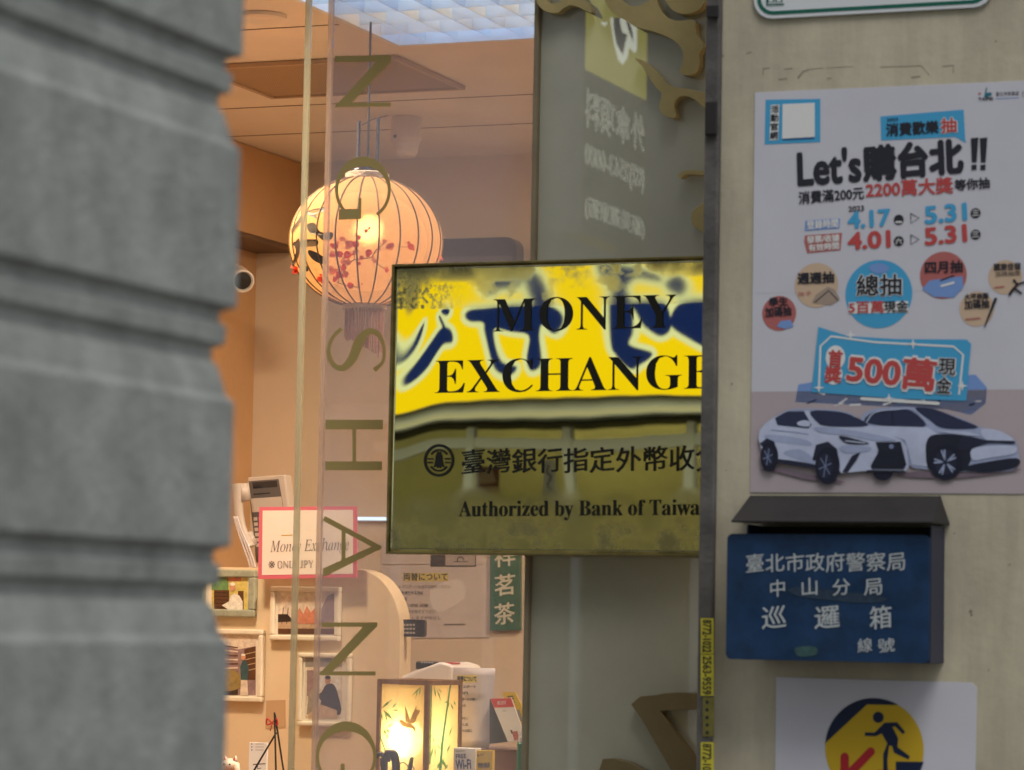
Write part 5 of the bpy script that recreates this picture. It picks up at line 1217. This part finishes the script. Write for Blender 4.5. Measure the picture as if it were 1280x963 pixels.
GBp = fac(1.13); gu, gv = GBp.uv(650.5, 930); bt = thing('green_bottle', 'slim green spray bottle with a white cap beside the brown box', 'bottle', GBp.P(gu, ZK, 0))
g = Geo(); g.lathe(GBp.P(gu, ZK, 0), [(.005, 0), (.0065, .003), (.0065, gv - ZK), (.004, gv - ZK + .003)], mat('green_plastic', (.03, .22, .12), .3), n=20); g.build('body', bt, smooth=False)
g = Geo(); g.lathe(GBp.P(gu, gv + .0032, 0), [(.0045, 0), (.0045, .009), (.003, .012), (.003, .018)], M_white, n=16); g.build('cap', bt)
# left end of the counter: lucky cat, card, twig stand, tan card on the partition
LCp = fac(1.30); cu_, cv1 = LCp.uv(288, 946); ct = LCp.P(cu_, ZK, 0); chh = cv1 - ZK
cat = thing('lucky_cat', 'small white and red beckoning cat figurine by the stone pillar', 'figurine', ct)
M_catw = mat('cat_white', (.78, .70, .60), .3); M_catr = mat('cat_red', (.5, .05, .04), .35); M_catg = mat('cat_gold', (.6, .38, .06), .35)
g = Geo(); g.lathe(ct, [(.014, 0), (.020, .006), (.021, chh * .35), (.016, chh * .6), (.012, chh * .66)], M_catw, n=24); g.build('body', cat, smooth=True)
g = Geo(); hc = ct + EZ * (chh * .80); g.ball(hc, .0165, M_catw, sc=(1.1, .95, .85))
for s_ in (-1, 1): g.lathe(hc + EU * (.010 * s_) + EZ * .009, [(.006, 0), (.0035, .006), (.0004, .011)], M_catw, axis=EZ + EU * .25 * s_, n=12)
hd = g.build('head', cat, smooth=True)
g = Geo()
for s_ in (-1, 1): g.ball(hc + EU * (.0065 * s_) - ED * .0155 + EZ * .002, .0018, M_black); g.lathe(hc + EU * (.010 * s_) + EZ * .0098 - ED * .003, [(.0035, 0), (.0004, .0075)], M_catr, axis=EZ + EU * .25 * s_, n=10)
g.ball(hc - ED * .0165 - EZ * .003, .0014, M_catr); g.build('face', hd)
g = Geo(); g.lathe(ct + EZ * (chh * .60), [(.0155, 0), (.0175, .003), (.0150, .006)], M_catr, n=24); g.ball(ct + EZ * (chh * .60) - ED * .017, .004, M_catg); g.build('collar', cat, smooth=True)
g = Geo(); g.tube([ct + EU * .017 + EZ * chh * .45 - ED * .008, ct + EU * .022 + EZ * chh * .65 - ED * .010, ct + EU * .020 + EZ * chh * .85 - ED * .012], [.0055, .005, .006], M_catw, 10); g.build('paw', cat, smooth=True)
CS = fac(1.34); u0_, v1_ = CS.uv(311.5, 928); u1_ = CS.uv(334, 928)[0]
t = thing('price_card', 'small white upright card with black print behind the cat figurine', 'card', CS.P((u0_ + u1_) / 2, ZK, 0))
g = Geo(); g.box(CS, u0_, u1_, ZK, v1_, -.006, 0, M_white); g.build('card', t, bevel=.0006)
a = Art(CS, base=.0006, q=(250, 560, 2.388))
for y in (884, 893, 902): a.disc((155, y), 2, M_ink, 0, n=8); a.stroke([(166, y), (190, y)], 1.2, M_faint, 0)
a.stroke([(160, 945), (195, 943)], 2.5, M_ink, 0); a.stroke([(172, 948), (172, 958), (182, 956)], 2, M_ink, 0); a.build('print', t)
TS = fac(1.24); tq = lambda x, y: TS.P(*TS.uv(250 + x / 2.388, 560 + y / 2.388), 0)
t = thing('stick_easel', 'spindly easel of crossed black sticks tied with a red bow', 'easel', TS.P(TS.uv(335, 960)[0], ZK, 0))
def toK(p, q):
    k__ = (p.z - ZK) / (p.z - q.z); return p + (q - p) * k__
for p, q, off in ((tq(228, 850), tq(160, 965), 0), (tq(222, 795), tq(240, 975), .012), (tq(224, 790), tq(238, 975), -.012)):
    g = Geo(); g.tube([p + ED * off * .2, toK(p, q) + ED * off * 2], .0019, M_black, 8); g.build('stick', t)
g = Geo()
for s_ in (-1, 1): g.tube([Vector(p) for p in catmull([(tq(215, 822)).to_tuple(), (tq(215 + 14 * s_, 808)).to_tuple(), (tq(215 + 16 * s_, 826)).to_tuple(), (tq(215, 822)).to_tuple()], 4, False)], .0018, M_catr, 6)
g.tube([tq(215, 822), tq(210, 845)], .0012, M_catr, 6); g.build('bow', t, smooth=True)
a = Art(PA, base=.0012); a.slab([(332, 911), (357, 910), (357, 875), (333, 876)], mat('tan_card', (.55, .36, .20), .5), .001); tag(a.build('tan_card'), 'blank tan card pinned to the partition above the stick easel', 'card')
